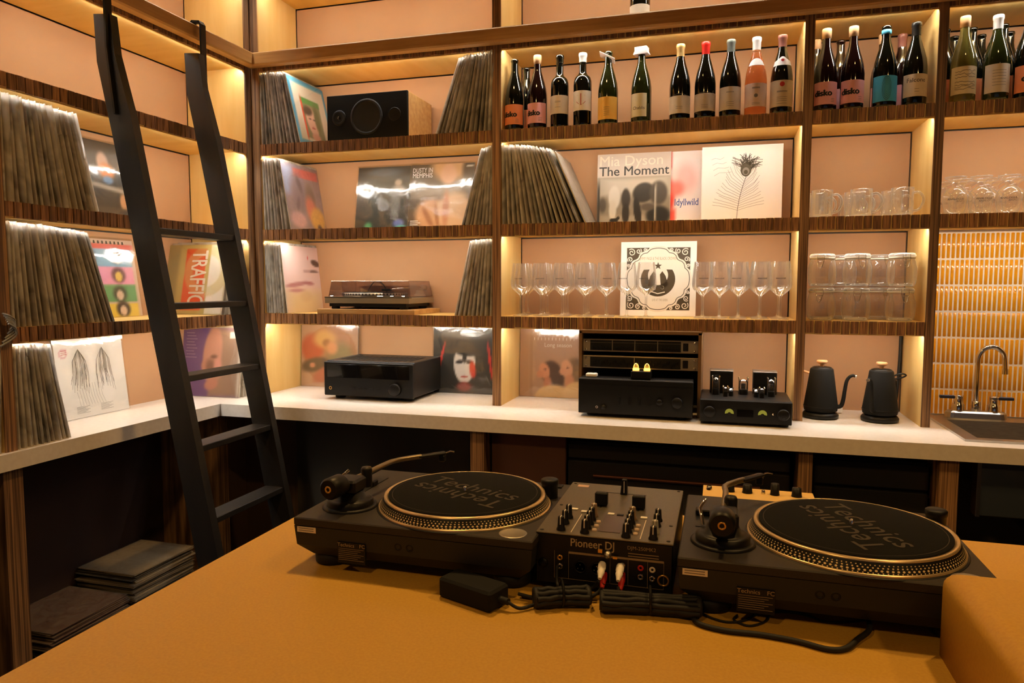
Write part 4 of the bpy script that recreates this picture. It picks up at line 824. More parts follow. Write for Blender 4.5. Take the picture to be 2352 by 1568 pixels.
# upturned bowl glasses
m_ = MB(); m_.open = True
m_.lathe([(.030, .0008), (.031, .0008), (.036, .03), (.0395, .05), (.0385, .068), (.03, .086), (.016, .097), (.010, .103), (.0135, .109), (.012, .113), (.02, .120), (.033, .129), (.034, .1335), (.0, .135)], 28)
BG = m_.mesh('bowl', 'clear_rib'); m_ = MB(); text_cyl(m_, 'ANALOGUE', .010, .0402, .052, 0, 0, .004); BT = m_.mesh('printed_name', 'ink')
for i, (u, d) in enumerate([(2.876, .055), (2.956, .055), (3.042, .055), (3.125, .055), (2.915, .13), (3.0, .13), (3.085, .13), (2.876, .2), (2.956, .2), (3.042, .2)]):
    t = thing('tulip_glass', 'upturned bulbous glass on the shelf above the tiles, %s' % ('front row' if d < .1 else 'middle row' if d < .15 else 'back row'), 'glass', (u, d, ZB + .0004), (0, 0, R(rnd.uniform(-20, 20))), 'upturned bulbous glasses')
    place('bowl', BG, t); place('printed_name', BT, t)
# kettles
def kettle(u, d, turn, label):
    t = thing('gooseneck_kettle', label, 'kettle', (u, d, ZW + .0005), (0, 0, R(turn)), 'black gooseneck kettles')
    MB().lathe([(.058, 0), (.065, .004), (.066, .014), (.060, .022), (.054, .024)], 32).build('power_base', 'black', t)
    b_ = MB().lathe([(.052, .026), (.060, .03), (.062, .045), (.0615, .05), (.042, .188), (.040, .192), (.036, .193)], 32).build('body', 'black_matte', t)
    MB().lathe([(.063, .0445), (.0633, .046), (.0622, .0475)], 32).build('seam', 'black', b_)
    l_ = MB().lathe([(.036, .190), (.0355, .196), (.028, .199), (0, .2)], 28).build('lid', 'black_metal', t)
    MB().lathe([(.008, .198), (.007, .207), (.018, .213), (.0205, .219), (.018, .224), (0, .225)], 22).build('knob', 'copper_wood', l_)
    s_ = MB().tube([(.056, 0, .045), (.072, 0, .05), (.079, 0, .075), (.083, 0, .11), (.088, 0, .145), (.098, 0, .163), (.110, 0, .169), (.118, 0, .166)], .006, 10, smooth_path=4, radii=(.0085, .0052)).build('spout', 'black_matte', t)
    MB().cyl(.0058, 0, .006, 12, (.117, 0, .166), 'x').build('spout_tip', 'steel', s_)
    MB().tube([(-.045, 0, .172), (-.07, 0, .178), (-.092, 0, .168), (-.098, 0, .13), (-.09, 0, .09), (-.078, 0, .06)], .0072, 10, smooth_path=4, flat=.7).build('handle', 'copper_wood' if turn > -60 else 'black', t)
kettle(2.462, .10, -6, 'black gooseneck kettle next to the tube amplifier bay with its spout to the right')
kettle(2.668, .085, -122, 'black gooseneck kettle on the right with its spout turned to the front left')
tag(MB().tube([(2.745, .25, .945), (2.742, .2, 1.0), (2.735, .16, 1.07), (2.715, .12, 1.085), (2.70, .10, 1.095), (2.735, .09, 1.112), (2.755, .1, 1.105), (2.735, .12, 1.09), (2.715, .15, 1.085)], .0032, 7, smooth_path=5).build('kettle_cable', 'rubber'), 'black cord looped beside the right kettle', 'cable')
tag(MB().tube([(2.775, .3, 1.27), (2.775, .3, 1.15), (2.77, .302, 1.0), (2.76, .30, .95)], .006, 7, smooth_path=4).build('wall_cable', 'rubber'), 'black cable running down the corner behind the right kettle', 'cord')
t = thing('power_plug', 'white plug on a black cord lying behind the left kettle', 'plug', (2.545, .235, ZW)); MB().box(-.014, .014, -.02, .02, .002, .026, ch=.003).build('plug_body', 'white', t)
MB().tube([(-.01, .0, .012), (-.05, -.01, .03), (-.08, .01, .035), (-.10, .03, .012), (-.05, .04, .006), (0, .02, .02)], .0035, 7, smooth_path=5).build('cord', 'rubber', t)
# ------------------------------------------------------------------ audio gear on the shelves
def torus(mb, R_, r_, c, axis='y', seg=28, mi=0, n=8):
    prof_ = [(R_ + r_ * math.cos(2 * math.pi * k / n), r_ * math.sin(2 * math.pi * k / n)) for k in range(n + 1)]
    o = getattr(mb, 'open', False); mb.open = True; mb.lathe(prof_, seg, c, mi, True, axis); mb.open = o
t = thing('speaker', 'wooden bookshelf speaker lying on its side with a black front', 'speaker', (.566, .03, ZA + .0005))
MB().box(-.196, .196, .012, .27, 0, .2, ch=.003).build('cabinet', 'wood_light', t)
MB().box(-.196, .196, 0, .0125, .0, .199, ch=.002).build('front_baffle', 'black_matte', t)
wf = MB().lathe([(.078, -.001), (.076, -.005), (.068, -.005), (.064, .002), (.03, .02), (.022, .02)], 32, (0, 0, .098), axis='y').build('woofer', P('cone', (24, 22, 21), .6), t)
MB().lathe([(.022, .02), (.02, .008), (.012, .003), (0, .002)], 24, (0, 0, .098), axis='y').build('dust_cap', 'black_gloss', wf)
tw_ = MB().lathe([(.034, -.001), (.032, -.004), (.02, -.003), (.014, .004)], 24, (-.135, 0, .1), axis='y').build('tweeter', 'black', t)
MB().lathe([(.013, .004), (.008, -.003), (0, -.005)], 16, (-.135, 0, .1), axis='y').build('dome', 'black_gloss', tw_)
MB().lathe([(.03, -.001), (.027, -.004), (.022, .002), (.02, .06)], 24, (.135, 0, .1), axis='y').build('bass_port', 'black', t)
# --- silver turntable with dust cover
brd = thing('wooden_board', 'light wooden board under the silver turntable', 'board', (.56, .0, ZC)); MB().box(-.245, .235, .006, .305, .0005, .0225, ch=.001).build('board', 'wood_light', brd)
tt = thing('turntable', 'small silver turntable with a clear dust cover on the shelf', 'turntable', (.556, .0, ZC + .0225))
for sx in (-.17, .17):
    for y in (.05, .26): MB().lathe([(.016, 0), (.02, .003), (.018, .013)], 16, (sx, y, 0)).build('foot', 'rubber', tt)
MB().box(-.19, .19, .028, .285, .011, .027).build('underside', 'black', tt)
P('champagne', (168, 156, 132), .4, metal=.7); P('champ_dark', (110, 100, 84), .45, metal=.6)
pl = MB(); pl.box(-.21, .21, .02, .30, .026, .052, ch=.002); pl.build('plinth', 'champagne', tt)
MB().prism([(-.21, .0495), (.21, .0495), (.21, .056), (-.21, .056)], .02, .045).build('control_strip', 'champ_dark', tt)
for x in (-.185, -.07, -.035, .05, .115, .17): MB().box(x, x + (.03 if x == .05 else .016), .026, .038, .0558, .0595, ch=.001).build('button', 'chrome', tt)
MB().lathe([(.15, .056), (.152, .06), (.152, .072), (.148, .0735), (.13, .0735), (0, .073)], 40, (-.03, .165, 0)).build('platter', 'brushed', tt)
MB().lathe([(.145, .0737), (.145, .0757), (0, .076)], 36, (-.03, .165, 0)).build('platter_mat', 'rubber', tt)
mb = MB()
for k in range(60):
    a = 2 * math.pi * k / 60; c, s_ = math.cos(a), math.sin(a)
    mb.add([(-.03 + .1525 * c - .003 * s_ * i, .165 + .1525 * s_ + .003 * c * i, z) for i, z in ((-1, .062), (1, .062), (1, .07), (-1, .07))], [(0, 1, 2, 3)])
tag(mb.build('strobe_dots', 'ink', tt), kind='stuff')
ar = MB().lathe([(.026, .054), (.026, .066), (.02, .068), (.016, .085), (0, .086)], 24, (.165, .24, 0)).build('tonearm_base', 'champagne', tt)
MB().tube([(.165, .27, .097), (.165, .2, .099), (.15, .12, .096), (.1, .075, .09)], .004, 8, smooth_path=3).build('tonearm', 'chrome', tt)
MB().cyl(.014, .262, .295, 16, (.165, 0, .097), 'y', bev=.002).build('counterweight', 'steel', tt)
MB().box(.055, .1, .06, .075, .082, .092, ch=.002).build('headshell', 'black', tt)
# dust cover: five thin clear panels with real thickness
mb = MB(); h0, h1, T = .0565, .127, .0025
def slab(mb, a, b, c, d, off):
    off = Vector(off); q = [Vector(p) for p in (a, b, c, d)]; V = q + [p + off for p in q]
    mb.add(V, [(0, 1, 2, 3), (7, 6, 5, 4), (0, 4, 5, 1), (1, 5, 6, 2), (2, 6, 7, 3), (3, 7, 4, 0)])
x0, x1, y0, y1 = -.205, .205, .046, .298; i = .012
slab(mb, (x0, y0, h0), (x1, y0, h0), (x1 - i, y0 + .008, h1), (x0 + i, y0 + .008, h1), (0, T, 0)); slab(mb, (x1, y1, h0), (x0, y1, h0), (x0 + i, y1 - i, h1), (x1 - i, y1 - i, h1), (0, -T, 0))
slab(mb, (x1, y0, h0), (x1, y1, h0), (x1 - i, y1 - i, h1), (x1 - i, y0 + .008, h1), (-T, 0, 0)); slab(mb, (x0, y1, h0), (x0, y0, h0), (x0 + i, y0 + .008, h1), (x0 + i, y1 - i, h1), (T, 0, 0))
slab(mb, (x0 + i, y0 + .008, h1), (x1 - i, y0 + .008, h1), (x1 - i, y1 - i, h1), (x0 + i, y1 - i, h1), (0, 0, -T))
dc = mb.build('dust_cover', 'smoke', tt)
MB().tube([(x0 + i, y0 + .008, h1 - .001), (x1 - i, y0 + .008, h1 - .001)], .0016, 6).build('lid_edge', 'chrome', dc)
tag(MB().tube([(.40, .306, ZC + .02), (.41, .308, ZC + .09), (.455, .309, ZC + .15), (.50, .309, ZC + .13), (.53, .308, ZC + .06), (.54, .306, ZC + .03)], .0025, 6, smooth_path=6).build('signal_cable', 'rubber'), 'dark cable looped up behind the silver turntable', 'cord')
# --- receiver
t = thing('av_receiver', 'black home cinema receiver on the worktop in front of two albums', 'receiver', (.59, 0, ZW + .0005))
for x in (-.17, .17):
    for y in (.02, .24): MB().lathe([(.022, 0), (.024, .004), (.022, .018)], 18, (x, y, 0)).build('foot', 'rubber', t)
MB().box(-.215, .215, -.02, .285, .0175, .172, ch=.003).build('case', 'black_metal', t)
fp = MB().box(-.2175, .2175, -.042, -.0205, .0165, .168, ch=.003).build('front_panel', 'black', t)
MB().box(-.2, .2, -.0435, -.0422, .098, .158, ch=.0004).build('display_window', 'black_gloss', fp)
for x, r_, z in ((.135, .027, .055),): MB().lathe([(r_, -.042), (r_, -.058), (r_ - .004, -.061), (0, -.061)], 28, (x, 0, z), axis='y').build('volume_knob', 'black_metal', fp)
torus_ = MB(); torus_.open = True; torus(torus_, .006, .0016, (-.185, -.0435, .05)); torus_.build('headphone_jack', 'gold', fp)
for k in range(5): MB().box(-.08 + .03 * k, -.062 + .03 * k, -.0445, -.042, .05, .056, ch=.0006).build('button', 'black_metal', fp)
mb = MB()
for k in range(14): mb.box(-.18 + .026 * k, -.164 + .026 * k, .04, .2, .1718, .1726)
mb.build('vent_slots', 'black_matte', t)
# --- rack case with two processors, amplifier in front
t = thing('rack_case', 'black rack case with two slim processors behind the amplifier', 'rack', (1.776, 0, ZW + .0005))
for x0, x1 in ((-.238, -.226), (.226, .238)): MB().box(x0, x1, -.055, .27, 0, .328).build('side_panel', P('rack_wood', (112, 82, 50), .5), t)
MB().box(-.238, .238, -.055, .27, .3205, .3325).build('top_panel', P('rack_wood', (112, 82, 50), .5), t)
MB().box(-.226, .226, .25, .27, .0, .3205).build('back_board', 'black_matte', t)
for zz, kind in ((.247, 0), (.180, 1)):
    u = MB().box(-.2255, .2255, -.03, .2, zz, zz + .05).build('processor', 'black', t)
    f = MB().box(-.2255, .2255, -.036, -.0302, zz, zz + .05, ch=.001).build('faceplate', 'champagne', u)
    u0 = -.195
    MB().box(u0, .16, -.0372, -.0362, zz + .005, zz + .045).build('control_field', 'black_matte', u)
    mb = MB()
    if kind == 0:
        for k in range(1, 4): mb.box(u0 + .355 * k / 4 - .0012, u0 + .355 * k / 4 + .0012, -.0378, -.0372, zz + .003, zz + .047)
        mb.box(u0, .16, -.0376, -.0372, zz + .036, zz + .0366)
    else:
        mb.box(u0 + .175, u0 + .1775, -.0378, -.0372, zz + .003, zz + .047)
    mb.build('divider', 'champagne', u)
    mb = MB()
    if kind == 0:
        for k in range(4):
            for j in range(6): mb.cyl(.0042, -.044, -.0372, 8, (u0 + .016 + .355 * k / 4 + j * .0125, 0, zz + .018), 'y')
    else:
        for k in range(30): mb.box(u0 + .008 + k * .0115, u0 + .012 + k * .0115, -.042, -.0372, zz + .014 + .006 * (k % 3), zz + .024 + .006 * (k % 3))
    mb.build('controls', 'black', u)
    MB().box(.168, .188, -.0385, -.0362, zz + .01, zz + .04, ch=.001).build('power_switch', 'black', u)
    for x in (-.212, .212):
        for q in (.009, .041): MB().lathe([(.0045, -.0362), (.004, -.0385), (0, -.039)], 10, (x, 0, zz + q), axis='y').build('rack_screw', 'chrome', u)
t = thing('amplifier', 'large black stereo amplifier standing in front of the rack case', 'amplifier', (1.772, 0, ZW + .0005))
for x in (-.17, .17):
    MB().lathe([(.022, 0), (.024, .003), (.022, .016)], 18, (x, -.085, 0)).build('foot', 'rubber', t)
MB().box(-.215, .215, -.128, -.058, .0155, .152, ch=.002).build('case', 'black_metal', t)
f = MB().box(-.2175, .2175, -.142, -.1285, .0145, .150, ch=.002).build('front_panel', 'black', t)
MB().box(-.214, .214, -.1428, -.1420, .128, .1292).build('groove', 'black_metal', f)
for x, r_ in ((.095, .012), (.16, .021)): MB().lathe([(r_, -.142), (r_, -.156), (r_ - .003, -.159), (0, -.159)], 26, (x, 0, .07), axis='y').build('knob', 'black_metal', f)
for k in range(4): MB().box(-.06 + .038 * k, -.055 + .038 * k, -.150, -.142, .055, .085, ch=.001).build('tone_lever', 'black_metal', f)
q_ = MB(); q_.open = True; torus(q_, .004, .001, (-.145, -.1425, .04)); q_.build('headphone_jack', 'chrome', f)
MB().lathe([(.011, -.142), (.011, -.15), (0, -.151)], 18, (-.118, 0, .04), axis='y').build('knob', 'black_metal', f)
t = thing('tube_preamp', 'tiny preamp with two glowing orange tubes on top of the amplifier', 'preamp', (1.80, -.1, ZW + .1535))
MB().box(-.045, .03, -.03, .035, 0, .03, ch=.002).build('case', 'black_metal', t)
for x in (-.028, .014):
    tu = MB().lathe([(.0105, .031), (.0105, .046), (.008, .054), (.003, .058), (0, .059)], 16, (x, -.005, 0)).build('tube', 'tube', t)
    MB().lathe([(.0, .0305), (.0125, .031), (.0128, .038), (.0100, .040)], 16, (x, -.005, 0)).build('glow_ring', 'glow_tube', tu)
    MB().lathe([(.0045, .052), (.003, .0565), (0, .0585)], 12, (x, -.005, 0)).build('getter', 'chrome', tu)
t = thing('white_remote', 'small white box lying on the left end of the amplifier', 'box', (1.60, -.105, ZW + .1535)); MB().box(-.022, .022, -.015, .015, 0, .014, ch=.003).build('case', 'white', t)
# --- tube amplifier
t = thing('tube_amplifier', 'black tube amplifier with yellow meters and glass tubes', 'amplifier', (2.175, 0, ZW + .0005))
for x in (-.135, .135):
    for y in (-.13, .06): MB().lathe([(.016, 0), (.018, .003), (.016, .0095)], 16, (x, y, 0)).build('foot', 'rubber', t)
MB().box(-.16, .16, -.16, .09, .009, .094, ch=.003).build('chassis', 'black_metal', t)
f = MB().box(-.16, .16, -.166, -.1605, .01, .092, ch=.002).build('front_panel', 'black', t)
for x in (-.125, .13): MB().lathe([(.021, -.166), (.021, -.178), (.018, -.181), (0, -.181)], 26, (x, 0, .048), axis='y').build('knob', 'black_metal', f)
for x in (-.055, .06):
    mb = MB(); pts = [(0, 0)] + [(.0155 * math.cos(a), .0155 * math.sin(a)) for a in [math.pi * k / 14 for k in range(-1, 16)]]
    mb.add([(x + p_[0], -.1668, .046 + p_[1]) for p_ in pts], [(0, k, k + 1) for k in range(1, len(pts) - 1)]); m2 = mb.build('vu_meter', 'glow_meter', f)
    MB().lathe([(0, -.1675), (.006, -.1675), (.006, -.167)], 12, (x, 0, .043), axis='y').build('meter_hub', 'black', m2)
MB().box(-.028, .028, -.1675, -.1662, .034, .060).build('display', 'black_gloss', f)
MB().lathe([(.004, -.166), (.004, -.171), (0, -.172)], 12, (.096, 0, .048), axis='y').build('toggle', 'chrome', f)
for x in (-.085, .075):
    b_ = MB().box(x - .043, x + .043, .0, .075, .094, .178, ch=.003).build('transformer', 'black', t)
    MB().box(x - .044, x + .044, -.001, .076, .178, .1815, ch=.001).build('cover_plate', 'brushed', b_)
def valve(x, y, r_, h, cage=4):
    v = MB().lathe([(r_ * .95, .112), (r_, .118), (r_, .094 + h * .75), (r_ * .8, .094 + h * .9), (r_ * .25, .094 + h * .97), (0, .094 + h)], 16, (x, y, 0)).build('tube', 'tube', t)
    MB().lathe([(r_ * 1.1, .094), (r_ * 1.15, .1), (r_, .113)], 16, (x, y, 0)).build('socket', 'black', v)
    MB().box(x - r_ * .5, x + r_ * .5, y - r_ * .3, y + r_ * .3, .116, .094 + h * .7).build('plate', P('plate_grey', (70, 68, 66), .4, metal=.6), v)
    MB().lathe([(r_ * .8, .094 + h * .89), (r_ * .6, .094 + h * .95), (0, .094 + h * 1.001)], 14, (x, y, 0)).build('getter', 'chrome', v)
    for k in range(cage):
        a = math.pi / 4 + 2 * math.pi * k / cage; px, py = x + r_ * 1.35 * math.cos(a), y + r_ * 1.35 * math.sin(a)
        g = MB().cyl(.0013, .094, .094 + h * 1.02, 6, (px, py, 0)).build('guard_rod', 'chrome', v)
        MB().lathe([(0, -.004), (.004, 0), (0, .004)], 10, (px, py, .094 + h * 1.04)).build('finial', 'chrome', g)
for s_ in (-1, 1): valve(s_ * .1 - .005, -.04, .0135, .066); valve(s_ * .065 - .005, -.085, .0085, .036); valve(s_ * .045 - .005, -.07, .008, .03, 2)
valve(-.004, -.01, .0165, .06)
tag(MB().tube([(2.005, .2, .936), (2.0, .12, .95), (2.02, .08, 1.0), (2.06, .1, 1.02)], .004, 7, smooth_path=4).build('signal_cable', 'rubber'), 'black cable between the rack case and the tube amplifier', 'cord')

# ------------------------------------------------------------------ DJ decks on the bar
def deck(x0, label, tangle, arm_swing):
    """SL-style direct drive deck seen from behind; local origin at the rear left corner on the bar"""
    t = thing('turntable', label, 'turntable', (x0, -1.759, ZTB), (0, 0, 0), 'black direct-drive turntables')
    W, D_, H0, H = .453, .353, .022, .0955
    for fx in (.05, W - .05):
        for fy in (.055, D_ - .05):
            MB().lathe([(.026, .0005), (.0335, .003), (.034, .018), (.030, .022), (.026, .03)], 24, (fx, fy, 0)).build('foot', 'rubber', t)
    # lower rubber body (chamfered below) and metal plate
    mb = MB(); a = (.004, W - .004, .004, D_ - .004); b = (.028, W - .028, .022, D_ - .022)
    def q(r, z): return [(r[0], r[2], z), (r[1], r[2], z), (r[1], r[3], z), (r[0], r[3], z)]
    V = q(b, H0) + q(a, H0 + .022) + q((.001, W - .001, .001, D_ - .001), .08)
    mb.add(V, [(3, 2, 1, 0), (8, 9, 10, 11)] + [(r * 4 + i, r * 4 + (i + 1) % 4, (r + 1) * 4 + (i + 1) % 4, (r + 1) * 4 + i) for r in (0, 1) for i in range(4)]); mb.build('base', 'deck_body', t)
    MB().box(0, W, 0, D_, .08, H, ch=.002).build('top_plate', 'deck_plate', t)
    cx, cy = W - .178, .165
    MB().lathe([(.170, H - .0005), (.1695, H + .0008), (.1665, H + .0008)], 64, (cx, cy, 0)).build('platter_well', 'black', t)
    pz = H + .001
    pl = MB(); pl.lathe([(.1662, pz), (.1662, pz + .003), (.164, pz + .0038)], 72, (cx, cy, 0)); pl.lathe([(.164, pz + .0038), (.156, pz + .019)], 72, (cx, cy, 0), 1); pl.lathe([(.156, pz + .019), (.1555, pz + .022), (.1505, pz + .0225), (.15, pz + .0205), (0, pz + .0205)], 72, (cx, cy, 0))
    po = pl.build('platter', [P('platter_alu', (222, 196, 152), .3, metal=.75), 'black'], t)
    mb = MB()
    for row, nd, sz in ((.0052, 150, .0010), (.0082, 132, .0017), (.0118, 146, .0012), (.0150, 156, .0009)):
        f = (row - .0038) / (.019 - .0038); rr = .164 + (.156 - .164) * f + .00035
        for k in range(nd):
            an = 2 * math.pi * k / nd; c, s_ = math.cos(an), math.sin(an); P0 = Vector((cx + rr * c, cy + rr * s_, pz + row)); tg = Vector((-s_, c, 0)); up = Vector((-.46 * c, -.46 * s_, .888)); 
            mb.add([P0 + tg * (sz * math.cos(h)) * 1.25 + up * (sz * math.sin(h)) for h in [math.pi * j / 3 for j in range(6)]], [(0, 1, 2, 3, 4, 5)])
    tag(mb.build('strobe_dots', P('dot_alu', (236, 208, 156), .4, metal=.1), po), kind='stuff')
    sm = MB().lathe([(.1475, pz + .0207), (.1475, pz + .0232), (.1465, pz + .0236), (0, pz + .0236)], 64, (cx, cy, 0)).build('slipmat', 'mat_felt', t)
    mb = MB(); z = pz + .0240
    text_flat(mb, 'Technics', .062, cx + math.sin(tangle) * -.026 * 1, cy + math.cos(tangle) * .026, z, tangle, 0, .004); text_flat(mb, 'Technics', .062, cx + math.sin(tangle) * .026, cy - math.cos(tangle) * .026, z, tangle + math.pi, 0, .004)
    mb.build('slipmat_print', 'mat_ink', sm)
    mb = MB(); mb.open = True; mb.lathe([(.1395, z), (.1405, z)], 64, (cx, cy, 0)); mb.build('slipmat_ring', 'mat_ink', sm)
    MB().lathe([(.0036, pz + .02), (.0036, pz + .031), (.002, pz + .034), (0, pz + .0345)], 14, (cx, cy, 0)).build('spindle', 'chrome', t)
    # tonearm assembly (left rear as seen here)
    ax, ay = .068, .088
    tb = MB().lathe([(.052, H), (.052, H + .0035), (.049, H + .005), (.046, H + .005)], 36, (ax, ay, 0)).build('tonearm_ring', 'black', t)
    MB().lathe([(.044, H + .002), (.044, H + .014), (.038, H + .017), (.03, H + .018), (.026, H + .03), (0, H + .031)], 32, (ax, ay, 0)).build('tonearm_base', 'black_metal', t)
    MB().box(ax - .022, ax + .024, ay - .026, ay + .024, H + .03, H + .056, ch=.004).build('gimbal', 'black', t)
    hz = H + .05
    d_ = Vector((math.sin(arm_swing), math.cos(arm_swing), 0)); n_ = Vector((d_.y, -d_.x, 0)); p0 = Vector((ax, ay, hz))
    MB().tube([p0 - d_ * .02, p0 + d_ * .05, p0 + d_ * .12 + Vector((0, 0, .002)), p0 + d_ * .165 - n_ * .002, p0 + d_ * .205 + n_ * .018, p0 + d_ * .222 + n_ * .03], .0052, 10, smooth_path=4).build('tonearm', P('arm_metal', (150, 136, 110), .3, metal=.9), t)
    e = p0 + d_ * .222 + n_ * .03; e2 = e + (d_ * .05 + n_ * .034).normalized() * .058
    hs = MB().tube([e - (e2 - e) * .1, e, e2], .0095, 8, radii=(.0075, .0095), flat=.45).build('headshell', 'black', t)
    MB().box(e2.x - .010, e2.x + .004, e2.y - .012, e2.y + .002, e2.z - .018, e2.z - .003, ch=.002).build('cartridge', 'black', hs)
    MB().tube([e2, e2 + Vector((.012, .006, .004)), e2 + Vector((.022, .004, .003))], .0012, 6).build('finger_lift', 'chrome', hs)
    mb = MB().lathe([(.0, -.002), (.018, -.002), (.0205, .003), (.0205, .036), (.017, .04)], 28)
    M_ = Matrix.Translation(p0 - d_ * .028) @ Vector((0, 0, 1)).rotation_difference(-d_).to_matrix().to_4x4(); mb.xf(M_); cw = mb.build('counterweight', 'black_metal', t)
    mb = MB(); mb.open = True; torus(mb, .0052, .0016, (0, 0, .0405), 'z'); mb.xf(M_); mb.build('weight_end', 'gold', cw)
    MB().lathe([(.011, H + .028), (.011, H + .062), (.009, H + .066), (0, H + .067)], 18, (ax + .012, ay + .045, 0)).build('arm_rest_post', 'black', t)
    MB().tube([(ax - .032, ay + .02, H + .02), (ax - .038, ay + .03, H + .045), (ax - .03, ay + .05, H + .055)], .003, 7).build('cue_lever', 'chrome', t)
    # pitch slider at the left, start button and target lamp on the far right
    ps = MB().box(.022, .05, .155, .29, H - .0002, H + .0012).build('pitch_slot', 'black', t)
    MB().box(.02, .052, .215, .238, H + .001, H + .012, ch=.002).build('pitch_knob', 'black_metal', ps)
    MB().lathe([(.016, H), (.016, H + .026), (.0175, H + .028), (.0175, H + .036), (.015, H + .038), (0, H + .038)], 24, (W - .03, D_ - .1, 0)).build('strobe_tower', 'black', t)
    MB().box(W - .06, W - .02, D_ - .035, D_ - .015, H - .0002, H + .004, ch=.001).build('start_button', 'black_metal', t)
    MB().lathe([(.0, H + .0004), (.021, H + .0006), (.0235, H + .0012), (.0245, H + .0002)], 28, (W - .042, .03, 0)).build('adapter_well', 'brushed', t)
    MB().lathe([(.006, H), (.005, H + .003), (0, H + .0035)], 12, (W - .13, .018, 0)).build('hinge_cap', 'black', t)
    # rear stickers and cable exit
    MB().box(.008, .046, -.0005, .0008, .069, .079).build('asset_sticker', 'offwhite', t)
    mb = MB()
    for zz in (.0764, .0724): mb.box(.011, .042, -.0008, -.0004, zz - .0007, zz + .0007)
    mb.build('sticker_print', 'grey_ink', t)
    rp = MB().box(.09, .145, .0005, .004, .02, .058).build('rating_plate', 'black', t)
    mb = MB(); text(mb, 'Technics', .0095, .107, .0535, -.0001, 0, .01); text(mb, 'FC', .0095, .139, .0535, -.0001, 0, .01)
    for k in range(7): mb.box(.092, .142 - .006 * (k % 3), -.0001, .0004, .0465 - .0034 * k, .0471 - .0034 * k)
    mb.build('rating_print', P('print_tan', (150, 128, 96), .6), rp)
    for k in range(2):
        z_ = MB(); z_.open = True; torus(z_, .0055, .0018, (.208 + .022 * k, .0035, .06)); z_.build('cable_grommet', 'black_metal', t)
    return t
deck(1.338, 'black direct-drive turntable on the left of the DJ mixer', R(-22), R(6))
deck(2.026, 'black direct-drive turntable on the right of the DJ mixer', R(-66), R(2))
# --- mixer
t = thing('dj_mixer', 'two-channel DJ mixer with metal faceplate between the turntables', 'mixer', (1.902, -1.715, ZTB))
for x in (-.09, .09):
    for y in (.03, .28): MB().lathe([(.011, .0005), (.012, .003), (.011, .012)], 14, (x, y, 0)).build('foot', 'rubber', t)
HM = .099
MB().box(-.116, .1145, .004, .32, .011, HM - .003, ch=.002).build('case', 'black', t)
MB().box(-.116, .1145, .0, .32, HM - .003, HM, ch=.0008).build('faceplate', 'mix_plate', t)
rp = MB().box(-.114, .1125, -.001, .0045, .012, HM - .0035).build('rear_panel', 'black', t)
mb = MB(); text(mb, 'Pioneer DJ', .0195, -.018, .0855, -.0016, 0, .008, fit=.074); mb.build('logo', P('print_silver', (176, 156, 122), .4), rp)
mb = MB(); text(mb, 'DJM-250MK2', .0085, .064, .0865, -.0016, 0, 0)
for k in range(2): mb.box(.042, .092, -.0016, -.0012, .0765 - .0045 * k, .0778 - .0045 * k)
mb.build('model_print', 'print_tan', rp)
mb = MB(); mb.box(-.058, .1, -.0015, -.001, .066, .0695)
for x in (-.083, -.0585, .012, .042, .074, .1): mb.box(x, x + .0005, -.0015, -.001, .022, .069)
mb.box(-.083, .1, -.0015, -.001, .0215, .022); mb.build('terminal_frame', 'print_tan', rp)
for x, z, m in ((-.073, .058, 'gold'), (-.073, .043, 'chrome'), (.033, .056, 'chrome'), (.033, .041, 'red'), (.063, .055, 'red'), (.063, .040, 'chrome'), (.082, .054, 'offwhite'), (.082, .039, 'chrome')):
    j = MB(); j.open = True; torus(j, .0036, .0016, (x, -.003, z), 'y', 16); j.build('rca_jack', m, rp)
for x in (-.038, -.01):
    xl = MB().lathe([(.0105, -.001), (.0105, -.0035), (.009, -.0035), (.0085, -.001)], 20, (x, 0, .045), axis='y').build('xlr_socket', 'black_metal', rp)
    mb = MB()
    for a in (90, 210, 330): mb.cyl(.001, -.004, -.001, 6, (x + .0045 * math.cos(R(a)), 0, .045 + .0045 * math.sin(R(a))), 'y')
    mb.build('contact', 'chrome', xl)
xl = MB(); xl.open = True; torus(xl, .0085, .0016, (.1, -.003, .038), 'y', 20); xl.build('mic_socket', 'gold', rp)
MB().lathe([(.0085, -.001), (.0085, -.003), (0, -.003)], 18, (-.103, 0, .045), axis='y').build('power_button', 'black_metal', rp)
wn = MB().lathe([(.006, -.001), (.006, -.01), (.003, -.014), (0, -.015)], 14, (.009, 0, .073), axis='y').build('ground_terminal', 'brushed', rp)
mb = MB(); mb.box(-.007, .0, -.010, -.006, .076, .0815); mb.box(.018, .025, -.010, -.006, .068, .0715); mb.build('wing', 'gold', wn)
def knob(x, y, h, r=.0065, m='black', line=True):
    k = MB().lathe([(r * 1.25, HM), (r * 1.2, HM + .003), (r, HM + .005), (r * .82, HM + h - .001), (r * .75, HM + h), (0, HM + h)], 16, (x, y, 0)).build('knob', m, t)
    if line: MB().box(x - .0007, x + .0007, y - r * .95, y + r * .6, HM + h * .45, HM + h + .0004).build('pointer', 'white', k)
for y in (.018, .052, .085): knob(-.076 - .001 * y, y, .024)
for x in (-.034, .036):
    for y, m in ((.014, 'black'), (.038, 'black'), (.062, 'black'), (.084, 'black'), (.108, P('knob_tan', (130, 106, 84), .45))): knob(x + .0, y, .023, m=m)
    for y in (.030, .052, .074): MB().lathe([(.0042, HM), (.004, HM + .003), (0, HM + .0035)], 12, (x + .014, y, 0)).build('cue_button', P('btn', (196, 170, 150), .4), t)
for y, m in ((.016, 'black'), (.048, 'card6'), (.082, 'black'), (.112, 'black')): knob(.081 + .0, y, .022, m=m)
MB().box(-.014, .024, .028, .118, HM, HM + .0008).build('level_display', P('display_brown', (70, 52, 40), .3), t)
mb = MB()
